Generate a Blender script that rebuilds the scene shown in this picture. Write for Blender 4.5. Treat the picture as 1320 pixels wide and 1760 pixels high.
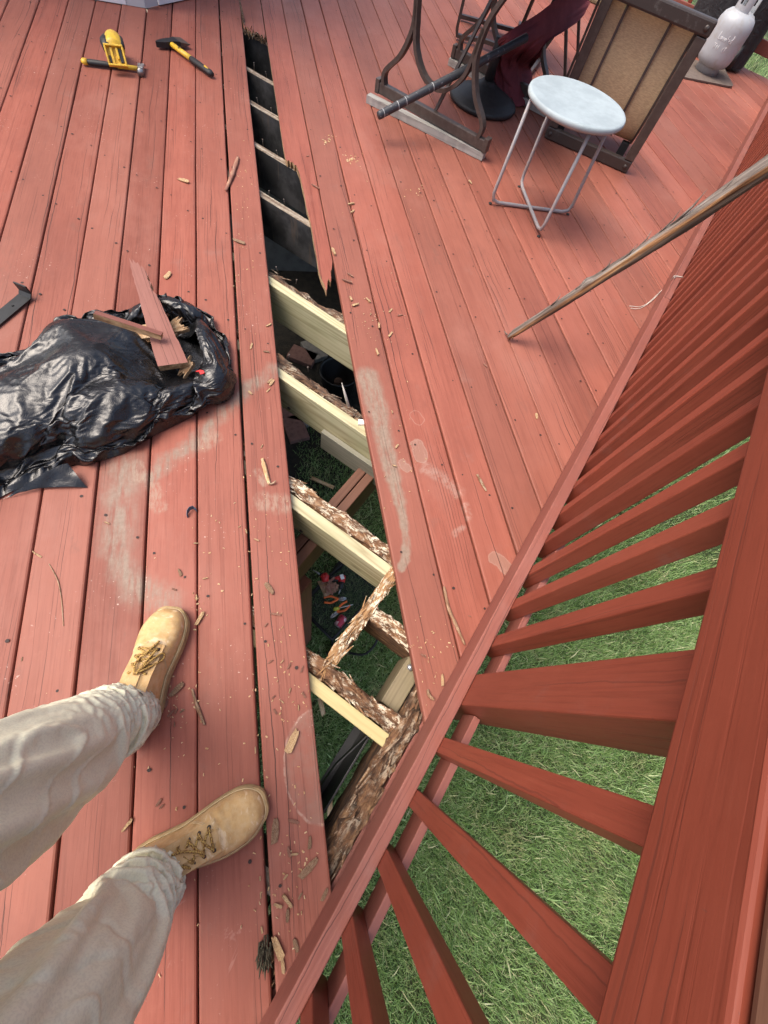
import bpy, bmesh, math, random
import numpy as np
from mathutils import Vector, Matrix, noise
for o in list(bpy.data.objects): bpy.data.objects.remove(o)
R = math.radians
SC = bpy.context.scene
COL = SC.collection
rng = random.Random(7)

# ------------------------------------------------------------------ camera
CAM_H = 1.18
cd = bpy.data.cameras.new('camera'); cam = bpy.data.objects.new('camera', cd); COL.objects.link(cam)
cam.location = (0, 0, CAM_H)
cam.rotation_euler = (R(24.514), R(-9.496), R(-10.579))
cd.sensor_fit = 'VERTICAL'; cd.sensor_height = 24.0; cd.lens = 24.0 * 684.85 / 1760.0
cd.clip_start = 0.02; cd.clip_end = 200
SC.camera = cam
SC.render.resolution_x = 768; SC.render.resolution_y = 1024

# ------------------------------------------------------------------ world, sun, exposure
SUN_EL, SUN_AZ = 62, 286          # azimuth of the light's origin, degrees clockwise from +Y
w = bpy.data.worlds.new('World'); SC.world = w; w.use_nodes = True
nt = w.node_tree; nt.nodes.clear()
sky = nt.nodes.new('ShaderNodeTexSky'); sky.sky_type = 'NISHITA'; sky.sun_disc = False
sky.sun_elevation = R(SUN_EL); sky.sun_rotation = R(SUN_AZ)
sky.air_density = 1.0; sky.dust_density = 6.0; sky.ozone_density = 0.6
bg = nt.nodes.new('ShaderNodeBackground'); bg.inputs['Strength'].default_value = 0.15
wo = nt.nodes.new('ShaderNodeOutputWorld')
nt.links.new(sky.outputs[0], bg.inputs[0]); nt.links.new(bg.outputs[0], wo.inputs[0])
sl = bpy.data.lights.new('sun', 'SUN'); sl.energy = 1.0; sl.angle = R(42); sl.color = (1.0, .955, .89)
so = bpy.data.objects.new('sun', sl); COL.objects.link(so)
az = R(SUN_AZ); el = R(SUN_EL)
sdir = Vector((math.sin(az) * math.cos(el), math.cos(az) * math.cos(el), math.sin(el)))
so.rotation_euler = sdir.to_track_quat('Z', 'Y').to_euler(); so.location = sdir * 30
SC.view_settings.view_transform = 'Standard'; SC.view_settings.look = 'None'
SC.view_settings.exposure = 0.88; SC.view_settings.gamma = 1.0; SC.view_settings.use_curve_mapping = False
SC.cycles.max_bounces = 6; SC.cycles.diffuse_bounces = 4; SC.cycles.glossy_bounces = 3
SC.cycles.use_denoising = True

# ------------------------------------------------------------------ helpers
CM = cam.rotation_euler.to_matrix()
CC = Vector((0, 0, CAM_H))
def at(px, py, z=0.0):
    """where the photo's point (px,py) meets the level z"""
    d = CM @ Vector(((px - 660) / 684.85, -(py - 880) / 684.85, -1))
    return CC + d * ((z - CAM_H) / d.z)
S2 = math.sqrt(.5)
MU = Matrix.Rotation(R(-45), 4, 'Z')       # local x = out across the rail, local y = along the rail
def UV(u, v, z=0.): return Vector((v * S2 + u * S2, u * S2 - v * S2, z))

def tag(o, label=None, cat=None, group=None, kind=None):
    if label: o['label'] = label
    if cat: o['category'] = cat
    if group: o['group'] = group
    if kind: o['kind'] = kind
    return o
def empty(name, loc=(0, 0, 0), rz=0., label=None, cat=None, group=None, kind=None):
    o = bpy.data.objects.new(name, None); COL.objects.link(o); o.empty_display_size = .05
    o.location = loc; o.rotation_euler = (0, 0, rz)
    return tag(o, label, cat, group, kind)
def link(name, me, mat=None, parent=None, label=None):
    o = bpy.data.objects.new(name, me); COL.objects.link(o)
    if mat is not None and not me.materials:
        for m in (mat if isinstance(mat, (list, tuple)) else [mat]): me.materials.append(m)
    if parent is not None:
        o.parent = parent
    if label: o['label'] = label
    return o

class B:
    """collects shapes in one bmesh"""
    def __init__(s): s.bm = bmesh.new()
    def add(s, vs, fs, M=None, mi=0, smooth=False):
        V = [s.bm.verts.new((M @ Vector(v)) if M is not None else v) for v in vs]
        for f in fs:
            try:
                F = s.bm.faces.new([V[i] for i in f]); F.material_index = mi; F.smooth = smooth
            except ValueError: pass
        return V
    def box(s, x0, x1, y0, y1, z0, z1, c=0.0, M=None, mi=0):
        t = bmesh.new(); bmesh.ops.create_cube(t, size=1)
        for v in t.verts:
            v.co = Vector(((x0 + x1) / 2 + v.co.x * (x1 - x0), (y0 + y1) / 2 + v.co.y * (y1 - y0), (z0 + z1) / 2 + v.co.z * (z1 - z0)))
        if c > 0: bmesh.ops.bevel(t, geom=t.edges[:], offset=c, segments=2, affect='EDGES', profile=.5)
        s.merge(t, M, mi, False); return s
    def merge(s, t, M=None, mi=0, smooth=False):
        t.verts.index_update()
        s.add([v.co.copy() for v in t.verts], [[v.index for v in f.verts] for f in t.faces], M, mi, smooth); t.free()
    def tube(s, pts, r, n=10, M=None, mi=0, caps=True, flat=None):
        pts = [Vector(p) for p in pts]; m = len(pts)
        rs = r if isinstance(r, (list, tuple)) else [r] * m
        vs, fs = [], []; up = None
        for i, p in enumerate(pts):
            d = (pts[min(i + 1, m - 1)] - pts[max(i - 1, 0)]).normalized()
            if up is None:
                up = Vector((0, 0, 1)) if abs(d.z) < .9 else Vector((1, 0, 0))
            a = d.cross(up).normalized(); b = a.cross(d).normalized(); up = b
            for k in range(n):
                t = 2 * math.pi * k / n
                q = a * math.cos(t) * rs[i] + b * math.sin(t) * rs[i] * (flat if flat else 1)
                vs.append(p + q)
        for i in range(m - 1):
            for k in range(n):
                fs.append((i * n + k, i * n + (k + 1) % n, (i + 1) * n + (k + 1) % n, (i + 1) * n + k))
        if caps: fs.append(tuple(range(n - 1, -1, -1))); fs.append(tuple((m - 1) * n + k for k in range(n)))
        s.add(vs, fs, M, mi, True); return s
    def bar(s, pts, wd, th, side, M=None, mi=0):
        """flat bar swept along pts; side = direction of its width"""
        pts = [Vector(p) for p in pts]; m = len(pts); sd = Vector(side).normalized(); vs, fs = [], []
        for i, p in enumerate(pts):
            d = (pts[min(i + 1, m - 1)] - pts[max(i - 1, 0)]).normalized(); nn = d.cross(sd).normalized()
            for a, b in ((-1, -1), (1, -1), (1, 1), (-1, 1)): vs.append(p + sd * a * wd / 2 + nn * b * th / 2)
        for i in range(m - 1):
            for k in range(4): fs.append((i * 4 + k, i * 4 + (k + 1) % 4, (i + 1) * 4 + (k + 1) % 4, (i + 1) * 4 + k))
        fs.append((3, 2, 1, 0)); fs.append(tuple((m - 1) * 4 + k for k in range(4)))
        s.add(vs, fs, M, mi, False); return s
    def lathe(s, prof, n=32, M=None, mi=0, smooth=True):
        vs, fs = [], []; m = len(prof)
        for r_, z_ in prof:
            for k in range(n):
                t = 2 * math.pi * k / n; vs.append((r_ * math.cos(t), r_ * math.sin(t), z_))
        for i in range(m - 1):
            for k in range(n): fs.append((i * n + k, i * n + (k + 1) % n, (i + 1) * n + (k + 1) % n, (i + 1) * n + k))
        fs.append(tuple(range(n - 1, -1, -1))); fs.append(tuple((m - 1) * n + k for k in range(n)))
        s.add(vs, fs, M, mi, smooth); return s
    def prism(s, poly, z0, z1, M=None, mi=0, mside=None):
        n = len(poly); vs = [(p[0], p[1], z0) for p in poly] + [(p[0], p[1], z1) for p in poly]
        V = s.add(vs, [tuple(range(n, 2 * n))], M, mi)
        for f in [tuple(range(n - 1, -1, -1))] + [(i, (i + 1) % n, n + (i + 1) % n, n + i) for i in range(n)]:
            try:
                F = s.bm.faces.new([V[i] for i in f]); F.material_index = mi if mside is None else mside
            except ValueError: pass
        return s
    def mesh(s, name, sharp=None):
        bmesh.ops.recalc_face_normals(s.bm, faces=s.bm.faces[:])
        me = bpy.data.meshes.new(name); s.bm.to_mesh(me); s.bm.free()
        return me
    def obj(s, name, mat, parent=None, label=None):
        return link(name, s.mesh(name), mat, parent, label)

def bez(P, t):
    """smooth path through points P (Catmull-Rom)"""
    m = len(P) - 1; s = min(int(t * m), m - 1); q = t * m - s
    p0, p1, p2, p3 = (P[max(s - 1, 0)], P[s], P[s + 1], P[min(s + 2, m)])
    f_ = lambda a, b, c_, d: .5 * ((2 * b) + (-a + c_) * q + (2 * a - 5 * b + 4 * c_ - d) * q * q + (-a + 3 * b - 3 * c_ + d) * q ** 3)
    if isinstance(p0, (float, int)): return f_(p0, p1, p2, p3)
    return Vector([f_(p0[i], p1[i], p2[i], p3[i]) for i in range(3)])

# ------------------------------------------------------------------ let the cloth fall: trouser legs and rubbish bag
LEG_ROWS, LEG_COLS, BAG_ROWS, BAG_COLS, LAST_FRAME = 110, 80, 84, 200, 44
LEG_PATHS = [[(-.405, .038, .075), (-.432, .010, .25), (-.462, -.045, .43), (-.478, -.105, .62), (-.490, -.165, .86)],
             [(-.348, -.284, .075), (-.352, -.298, .25), (-.352, -.312, .42), (-.385, -.335, .62), (-.405, -.345, .86)]]
LEG_FACE = [R(82), R(15)]
BAG_OUT = [(-170, 880), (-90, 900), (0, 858), (12, 850), (60, 832), (105, 816), (128, 800), (150, 802), (215, 780), (270, 748), (335, 716), (370, 680), (386, 655), (388, 610), (375, 570), (350, 545), (320, 520), (285, 509), (250, 521), (215, 536), (180, 552), (135, 549), (100, 556), (92, 590), (20, 608), (-60, 640), (-170, 660)]
def fall_of_cloth():
    made = []
    def put(name, verts, faces):
        me = bpy.data.meshes.new(name); me.from_pydata([tuple(v) for v in verts], [], faces)
        o = bpy.data.objects.new(name, me); COL.objects.link(o); made.append(o); return o
    def solid(o, friction):
        o.modifiers.new('collision', 'COLLISION'); o.collision.thickness_outer = .0035; o.collision.cloth_friction = friction
    def ring_faces(n, m): return [(i * m + k, i * m + (k + 1) % m, (i + 1) * m + (k + 1) % m, (i + 1) * m + k) for i in range(n) for k in range(m)]
    def rows(path, face, n):
        for i in range(n + 1):
            t = i / n; p = bez(path, t); d = (bez(path, min(1, t + .01)) - bez(path, max(0, t - .01))).normalized()
            fw = Vector((math.cos(face), math.sin(face), 0)); sd = d.cross(fw).normalized(); yield t, p, sd.cross(d).normalized(), sd
    def tube_of(name, path, radii, face, n, m, ragged=0., seed=0):
        vs = []
        for t, p, fw, sd in rows(path, face, n):
            r = bez(radii, t)
            for k in range(m):
                a = 2 * math.pi * k / m; rr = r * (1 + ragged * noise.noise(Vector((math.cos(a) * 2 + seed, math.sin(a) * 2, t * 14))))
                q = p + fw * math.cos(a) * rr * 1.03 + sd * math.sin(a) * rr
                q.z -= max(0, 1 - t / .10) * (.026 * (.35 - .65 * math.cos(a)) + .004 * math.sin(3 * a + seed)); vs.append(q)
        return put(name, vs, ring_faces(n, m))
    def cloth(o, pins, mass, stiff, shear, bend, quality, own):
        g = o.vertex_groups.new(name='pin'); g.add(pins, 1.0, 'REPLACE')
        m = o.modifiers.new('cloth', 'CLOTH'); c = m.settings; c.quality = quality; c.mass = mass
        c.tension_stiffness = c.compression_stiffness = stiff; c.shear_stiffness = shear; c.bending_stiffness = bend
        c.tension_damping = c.compression_damping = 11; c.shear_damping = 9; c.bending_damping = 1; c.air_damping = 2.2; c.vertex_group_mass = 'pin'
        k = m.collision_settings; k.collision_quality = 2; k.distance_min = .003; k.use_self_collision = own; k.self_distance_min = .003; k.self_friction = 7
        m.point_cache.frame_start = 1; m.point_cache.frame_end = LAST_FRAME
    def moved(o, moves, f0, f1):
        o.shape_key_add(name='start'); key = o.shape_key_add(name='end')
        for i, co in moves: key.data[i].co = co
        key.value = 0; key.keyframe_insert('value', frame=f0); key.value = 1; key.keyframe_insert('value', frame=f1)
    solid(put('deck_plane', [(-3, -3, 0), (3, -3, 0), (3, 4, 0), (-3, 4, 0)], [(0, 1, 2, 3)]), 8)
    legs = []
    for w_, (path, face, heel, bend, turn) in enumerate(zip(LEG_PATHS, LEG_FACE, [(-.415, -.005), (-.40, -.275)], [3.5, 2.6], [R(14), R(-16)])):
        path = [Vector(p) for p in path]; inner = [p.copy() for p in path]; inner[0].z -= .06
        solid(tube_of('shin', inner, [.050, .058, .066, .075, .088], face, 40, 32), 8)
        t_ = bmesh.new(); bmesh.ops.create_uvsphere(t_, u_segments=28, v_segments=16, radius=1)
        t_.transform(Matrix.Translation((heel[0] + .12 * math.cos(face), heel[1] + .12 * math.sin(face), .045)) @ Matrix.Rotation(face, 4, 'Z') @ Matrix.Diagonal((.165, .052, .062, 1)))
        t_.verts.index_update(); solid(put('boot_shape', [v.co.copy() for v in t_.verts], [[v.index for v in f.verts] for f in t_.faces]), 8); t_.free()
        tall = [Vector((p.x * .5 + (path[0].x + (path[4].x - path[0].x) * i / 4) * .5, p.y * .5 + (path[0].y + (path[4].y - path[0].y) * i / 4) * .5, .088 + (p.z - .075) * (1 + .125 / .785))) for i, p in enumerate(path)]
        radii = [.075, .083, .100, .106, .112]
        o = tube_of('leg_cloth', tall, radii, face, LEG_ROWS, LEG_COLS, .05, w_ * 7)
        top = range((LEG_ROWS - 2) * LEG_COLS, (LEG_ROWS + 1) * LEG_COLS); mv = []
        for i, (t, p, fw, sd) in enumerate(rows(path, face, LEG_ROWS)):
            if i >= LEG_ROWS - 2:
                for k in range(LEG_COLS):
                    a = 2 * math.pi * k / LEG_COLS + turn; r = bez(radii, t); mv.append((i * LEG_COLS + k, p + fw * math.cos(a) * r * 1.03 + sd * math.sin(a) * r))
        moved(o, mv, 3, 32); cloth(o, list(top), .25, 30, 10, bend, 5, True); legs.append(o)
    # the bag: a ring of film from its mouth to its outline, dropped over lumps of rubbish and gathered in
    out = [Vector(at(*p)[:2]) for p in BAG_OUT]; mouth = Vector(at(290, 578, .09)[:2]); ax = Vector((at(345, 650, .08) - at(240, 545, .08))[:2]).normalized(); ay = Vector((-ax.y, ax.x))
    edges = list(zip(out, out[1:] + out[:1])); lens = [(q - p).length for p, q in edges]; total = sum(lens)
    sgn = 1 if sum(p.x * q.y - q.x * p.y for p, q in edges) > 0 else -1
    def along(s):
        s = (s % 1) * total
        for (p, q), l in zip(edges, lens):
            if s <= l: return p.lerp(q, s / l)
            s -= l
        return out[0]
    rim = [along(sgn * k / BAG_COLS) for k in range(BAG_COLS)]
    first = max(range(BAG_COLS), key=lambda k: (rim[k] - mouth).normalized().dot(ax) - .3 * (rim[k] - mouth).length); rim = rim[first:] + rim[:first]
    mid = sum(rim, Vector((0, 0))) / BAG_COLS; vs = []
    for i in range(BAG_ROWS + 1):
        t = i / BAG_ROWS
        for k in range(BAG_COLS):
            a = 2 * math.pi * k / BAG_COLS; p = (mouth + ax * .155 * math.cos(a) + ay * .085 * math.sin(a)).lerp(rim[k], t ** .9); q = mid + (p - mid) * (1 + .20 * t)
            vs.append((q.x, q.y, .006 if i == BAG_ROWS else .19 * (1 - t ** 3) + .03 + .02 * noise.noise(Vector((q.x * 9, q.y * 9, 1)))))
    film = put('film', vs, ring_faces(BAG_ROWS, BAG_COLS))
    moved(film, [(BAG_ROWS * BAG_COLS + k, (rim[k].x, rim[k].y, .005)) for k in range(BAG_COLS)], 3, 30)
    cloth(film, list(range(BAG_ROWS * BAG_COLS, (BAG_ROWS + 1) * BAG_COLS)), .08, 40, 25, .25, 5, False)
    for (x, y, sx, sy, h, rot) in ((60, 690, .20, .12, .13, 25), (150, 640, .13, .10, .15, 50), (190, 700, .16, .07, .13, 20), (130, 590, .09, .07, .13, 0), (-60, 760, .16, .10, .12, 20), (30, 760, .22, .035, .11, 28), (210, 735, .14, .03, .085, 30), (110, 650, .03, .18, .14, -30),
                                   (355, 600, .025, .13, .11, 10), (370, 655, .05, .06, .10, 0), (300, 540, .11, .025, .10, -15), (300, 690, .12, .03, .09, 32), (220, 590, .04, .10, .10, 20)):
        q = at(x, y, h * .5); t_ = bmesh.new(); bmesh.ops.create_icosphere(t_, subdivisions=3, radius=1)
        t_.transform(Matrix.Translation((q.x, q.y, h * .4)) @ Matrix.Rotation(R(rot), 4, 'Z') @ Matrix.Diagonal((sx, sy, h * .6, 1))); t_.verts.index_update()
        solid(put('lump', [v.co.copy() for v in t_.verts], [[v.index for v in f.verts] for f in t_.faces]), 6); t_.free()
    SC.frame_start = 1; SC.frame_end = LAST_FRAME
    for f in range(1, LAST_FRAME + 1): SC.frame_set(f)
    dg = bpy.context.evaluated_depsgraph_get(); res = []
    for o, n, m in ((legs[0], LEG_ROWS, LEG_COLS), (legs[1], LEG_ROWS, LEG_COLS), (film, BAG_ROWS, BAG_COLS)):
        ev = o.evaluated_get(dg); me = ev.to_mesh(); co = np.zeros(len(me.vertices) * 3); me.vertices.foreach_get('co', co); ev.to_mesh_clear(); res.append(co.reshape(n + 1, m, 3).copy())
    for o in made:
        me = o.data; bpy.data.objects.remove(o); bpy.data.meshes.remove(me)
    SC.frame_set(1)
    return res
CLOTH = fall_of_cloth()
def refine(A):
    """twice as many points each way along smooth curves"""
    def up(X, axis, wrap):
        X = np.moveaxis(X, axis, 0)
        P = np.concatenate([X[-1:], X, X[:2]]) if wrap else np.concatenate([2 * X[:1] - X[1:2], X, 2 * X[-1:] - X[-2:-1], 2 * X[-1:] - X[-2:-1]])
        N = len(X); mid = (-P[0:N] + 9 * P[1:N + 1] + 9 * P[2:N + 2] - P[3:N + 3]) / 16
        Y = np.empty((2 * N,) + X.shape[1:]); Y[0::2] = X; Y[1::2] = mid
        return np.moveaxis(Y if wrap else Y[:-1], 0, axis)
    return up(up(A, 0, False), 1, True)

# ------------------------------------------------------------------ materials
class NT:
    def __init__(s, name):
        s.m = bpy.data.materials.new(name); s.m.use_nodes = True; s.t = s.m.node_tree
        s.p = s.t.nodes['Principled BSDF']
    def __call__(s, typ, ins=None, **kw):
        n = s.t.nodes.new('ShaderNode' + typ)
        for k, v in kw.items(): setattr(n, k, v)
        for k, v in (ins or {}).items():
            if hasattr(v, 'node'): s.t.links.new(v, n.inputs[k])
            elif isinstance(v, (tuple, list)) and len(v) == 3 and n.inputs[k].type == 'RGBA': n.inputs[k].default_value = (*v, 1)
            else: n.inputs[k].default_value = v
        return n
    def math(s, op, a, b=None, c=None, clamp=False):
        n = s.t.nodes.new('ShaderNodeMath'); n.operation = op; n.use_clamp = clamp
        for i, v in enumerate((a, b, c)):
            if v is None: continue
            if hasattr(v, 'node'): s.t.links.new(v, n.inputs[i])
            else: n.inputs[i].default_value = v
        return n.outputs[0]
    def vmul(s, v, f): return s('VectorMath', {0: v, 1: f}, operation='MULTIPLY').outputs[0]
    def ss(s, x, a, b):      # smoothstep a..b -> 0..1
        n = s('MapRange', {0: x, 1: a, 2: b}, interpolation_type='SMOOTHSTEP'); return n.outputs[0]
    def mix(s, f, a, b, mode='MIX'):
        n = s.t.nodes.new('ShaderNodeMix'); n.data_type = 'RGBA'; n.blend_type = mode
        for i, v in ((0, f), (6, a), (7, b)):
            if hasattr(v, 'node'): s.t.links.new(v, n.inputs[i])
            elif i == 0: n.inputs[0].default_value = v
            else: n.inputs[i].default_value = (*v, 1)
        return n.outputs[2]
    def noise(s, vec, scale, detail=3, rough=.55, w=None, dist=0.):
        n = s('TexNoise', {'Vector': vec, 'Scale': scale, 'Detail': detail, 'Roughness': rough, 'Distortion': dist}, noise_dimensions='4D' if w is not None else '3D')
        if w is not None: s.t.links.new(w, n.inputs['W'])
        return n.outputs[0]
    def ramp(s, f, stops):
        n = s.t.nodes.new('ShaderNodeValToRGB'); e = n.color_ramp.elements
        while len(e) < len(stops): e.new(.5)
        for q, (p_, c_) in zip(e, stops): q.position = p_; q.color = (*c_, 1)
        s.t.links.new(f, n.inputs[0]); return n.outputs[0]
    def out(s, col=None, rough=None, bump=None, bstr=.3, bdist=.002, metal=None, spec=None):
        for k, v in (('Base Color', col), ('Roughness', rough), ('Metallic', metal), ('Specular IOR Level', spec)):
            if v is None: continue
            if hasattr(v, 'node'): s.t.links.new(v, s.p.inputs[k])
            elif isinstance(v, tuple): s.p.inputs[k].default_value = (*v, 1)
            else: s.p.inputs[k].default_value = v
        if bump is not None:
            b = s('Bump', {'Height': bump, 'Strength': bstr, 'Distance': bdist}); s.t.links.new(b.outputs[0], s.p.inputs['Normal'])
        return s.m

AX = {'X': (.05, 1, 1), 'Y': (1, .05, 1), 'Z': (1, 1, .05)}
def painted_wood(name, axis, base, base2, crack=1.0, fade=0.3, stains=None, rough=.58, var=.14):
    n = NT(name)
    co = n('TexCoord').outputs['Object']
    rnd = n('ObjectInfo').outputs['Random']
    wv = n.math('MULTIPLY', rnd, 37.0)
    st = n.vmul(co, AX[axis]); st2 = n.vmul(co, tuple(.02 if a == .05 else 1 for a in AX[axis]))
    grain = n.noise(st, 170, 5, .68, wv)
    band = n.noise(st2, 16, 3, .6, wv, .4)
    big = n.noise(co, 2.2, 5, .6, wv)
    mott = n.noise(co, 26, 8, .72, wv)
    col = n.mix(n.ss(big, .3, .7), base, base2)
    col = n.mix(n.math('MULTIPLY', n.ss(band, .35, .72), fade), col, tuple(min(1, c * f) for c, f in zip(base, (1.14, 1.30, 1.36))))
    col = n.mix(n.math('MULTIPLY', n.ss(band, .50, .28), .30), col, tuple(c * f for c, f in zip(base, (.70, .62, .60))))
    col = n.mix(n.math('MULTIPLY', n.ss(grain, .53, .34), .50), col, tuple(c * f for c, f in zip(base, (.60, .52, .50))))
    col = n.mix(n.math('MULTIPLY', n.ss(grain, .56, .72), .30), col, tuple(min(1, c * f) for c, f in zip(base, (1.25, 1.5, 1.6))))
    col = n.mix(n.math('MULTIPLY', n.ss(mott, .56, .74), .26), col, tuple(c * f for c, f in zip(base, (.62, .66, .72))))
    col = n.mix(n.math('MULTIPLY', n.ss(mott, .44, .28), .24), col, tuple(min(1, c * f) for c, f in zip(base, (1.2, 1.45, 1.5))))
    # weathered streaks where the stain has worn into the grain
    worn = n.math('MULTIPLY', n.ss(n.noise(st, 30, 4, .65, wv, .6), .52, .66), n.ss(n.noise(n.vmul(co, tuple(.35 if a == .05 else 1 for a in AX[axis])), 4.1, 3, .5, wv), .48, .62))
    wg = n.math('MULTIPLY', worn, n.ss(grain, .42, .60))
    col = n.mix(n.math('MULTIPLY', wg, .80 * crack), col, tuple(c * f for c, f in zip(base, (.52, .55, .60))))
    r3 = n.math('FRACT', n.math('MULTIPLY', rnd, 13.7))
    gl = n.ss(n.noise(n.vmul(co, tuple(.016 if a == .05 else 1 for a in AX[axis])), 88, 3, .6, wv, .25), .545, .64)
    gm = n.math('MULTIPLY', n.ss(n.noise(n.vmul(co, tuple(.3 if a == .05 else 1 for a in AX[axis])), 6.5, 3, .55, n.math('ADD', wv, 9.)), .36, .62), n.math('MULTIPLY_ADD', r3, .75, .25))
    col = n.mix(n.math('MULTIPLY', n.math('MULTIPLY', gl, gm), .85 * crack, clamp=True), col, tuple(c * f for c, f in zip(base, (.50, .36, .32))))
    # drying cracks: lines that follow the grain, wavering slowly
    acr = n('VectorMath', {0: co, 1: {'Y': (1, 0, .6), 'Z': (1, .8, 0), 'X': (0, 1, .6)}[axis]}, operation='DOT_PRODUCT').outputs['Value']
    only = tuple(1 if a == .05 else 0 for a in AX[axis])
    wob = n.math('ADD', n.math('MULTIPLY', n.noise(n.vmul(co, only), 1.5, 2, .5, wv), 2.6), n.math('MULTIPLY', n.noise(n.vmul(co, only), 17, 4, .65, wv), .30))
    def lines(freq, thick, ma, mb, msc, mal, ph):
        sx = n.math('ADD', n.math('MULTIPLY_ADD', acr, freq, wv), n.math('ADD', wob, ph))
        d = n.math('ABSOLUTE', n.math('SUBTRACT', n.math('FRACT', sx), .5))
        m_ = n.ss(n.noise(n.vmul(co, tuple(mal if a == .05 else 1 for a in AX[axis])), msc, 2, .5, n.math('ADD', wv, ph + 3.1)), ma, mb)
        t_ = n.math('MULTIPLY', m_, thick)
        return n.math('MULTIPLY', n.math('LESS_THAN', d, t_), n.ss(m_, .05, .35))
    line = n.math('MAXIMUM', lines(38, .055, .50, .72, 17, .055, 0.), n.math('MULTIPLY', lines(95, .085, .53, .72, 26, .05, 5.7), .75))
    line = n.math('MULTIPLY', line, crack, clamp=True)
    # overall board to board difference
    r2 = n.math('FRACT', n.math('MULTIPLY', rnd, 7.31))
    col = n.mix(n.math('MULTIPLY', r2, .38 * crack), col, tuple(min(1, c * f) for c, f in zip(base, (1.12, 1.62, 1.75))))
    hv = n.math('MULTIPLY_ADD', rnd, var * 2, 1 - var)
    col = n.mix(1.0, col, n('CombineXYZ', {0: hv, 1: hv, 2: hv}).outputs[0], 'MULTIPLY')
    wp = n('NewGeometry').outputs['Position']
    film = n.noise(n.vmul(wp, (1, .55, 1)), 2.3, 6, .68)
    col = n.mix(n.math('MULTIPLY', n.ss(film, .50, .68), .34 * min(1, crack)), col, tuple(min(1, c * f) for c, f in zip(base, (1.18, 1.75, 2.0))))
    col = n.mix(n.math('MULTIPLY', n.math('MULTIPLY', n.ss(film, .48, .30), n.ss(grain, .35, .60)), .55 * min(1, crack)), col, tuple(c * f for c, f in zip(base, (.56, .62, .68))))
    blot = n.math('MULTIPLY', n.ss(n.noise(n.vmul(wp, (1, .4, 1)), 9, 7, .75), .57, .70), n.ss(n.noise(wp, 1.7, 3, .5), .44, .60))
    col = n.mix(n.math('MULTIPLY', blot, .42 * min(1, crack)), col, (.15, .075, .055))
    dirt = n.noise(co, 7, 8, .7, wv)
    col = n.mix(n.math('MULTIPLY', n.ss(dirt, .56, .80), .34), col, (.26, .18, .155))
    spk = n.ss(n.noise(co, 190, 2, .5), .735, .79)
    col = n.mix(n.math('MULTIPLY', spk, .55), col, (.11, .05, .04))
    if stains:
        col = stains(n, col, grain, co)
    col = n.mix(n.math('MULTIPLY', line, .9), col, (.045, .018, .014))
    h = n.math('SUBTRACT', n.math('MULTIPLY', grain, .25), n.math('MULTIPLY', line, 1.0))
    h = n.math('ADD', h, n.math('MULTIPLY', band, .35)); h = n.math('ADD', h, n.math('MULTIPLY', mott, .15)); h = n.math('SUBTRACT', h, n.math('MULTIPLY', n.math('MULTIPLY', gl, gm), .45))
    rg = n.math('MULTIPLY_ADD', dirt, .25, rough - .12)
    return n.out(col, rg, h, .55, .0022, None, .32)

def segs_mask(n, pos, segs, edge=.35, warp=.018, wscale=26):
    """1 inside any of the capsules (ax,ay,bx,by,r), ragged edge"""
    nz = n('TexNoise', {'Vector': pos, 'Scale': wscale, 'Detail': 5, 'Roughness': .65}).outputs['Color']
    off = n('VectorMath', {0: nz, 1: (.5, .5, .5)}, operation='SUBTRACT').outputs[0]
    p = n('VectorMath', {0: off, 1: (warp * 2, warp * 2, 0), 2: pos}, operation='MULTIPLY_ADD').outputs[0]
    best = None
    for ax, ay, bx, by, r in segs:
        pa = n('VectorMath', {0: p, 1: (ax, ay, 0)}, operation='SUBTRACT').outputs[0]
        bx_, by_ = bx - ax, by - ay; L2 = max(1e-8, bx_ * bx_ + by_ * by_)
        h = n.math('MULTIPLY', n('VectorMath', {0: pa, 1: (bx_, by_, 0)}, operation='DOT_PRODUCT').outputs['Value'], 1 / L2, clamp=True)
        pr = n('VectorMath', {0: (bx_, by_, 0), 3: h}, operation='SCALE').outputs[0] if False else None
        sc = n('VectorMath', operation='SCALE'); sc.inputs[0].default_value = (bx_, by_, 0); n.t.links.new(h, sc.inputs['Scale'])
        df = n('VectorMath', {0: pa, 1: sc.outputs[0]}, operation='SUBTRACT').outputs[0]
        df = n.vmul(df, (1, 1, 0))
        v = n.math('MULTIPLY', n('VectorMath', {0: df}, operation='LENGTH').outputs['Value'], 1 / r)
        best = v if best is None else n.math('MINIMUM', best, v)
    return n.ss(best, 1 + edge * .5, 1 - edge * .5)
def px_path(pts, r):
    q = [at(*p) for p in pts]
    return [(a.x, a.y, b.x, b.y, r if not isinstance(r, (list, tuple)) else r[i]) for i, (a, b) in enumerate(zip(q, q[1:]))]

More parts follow.
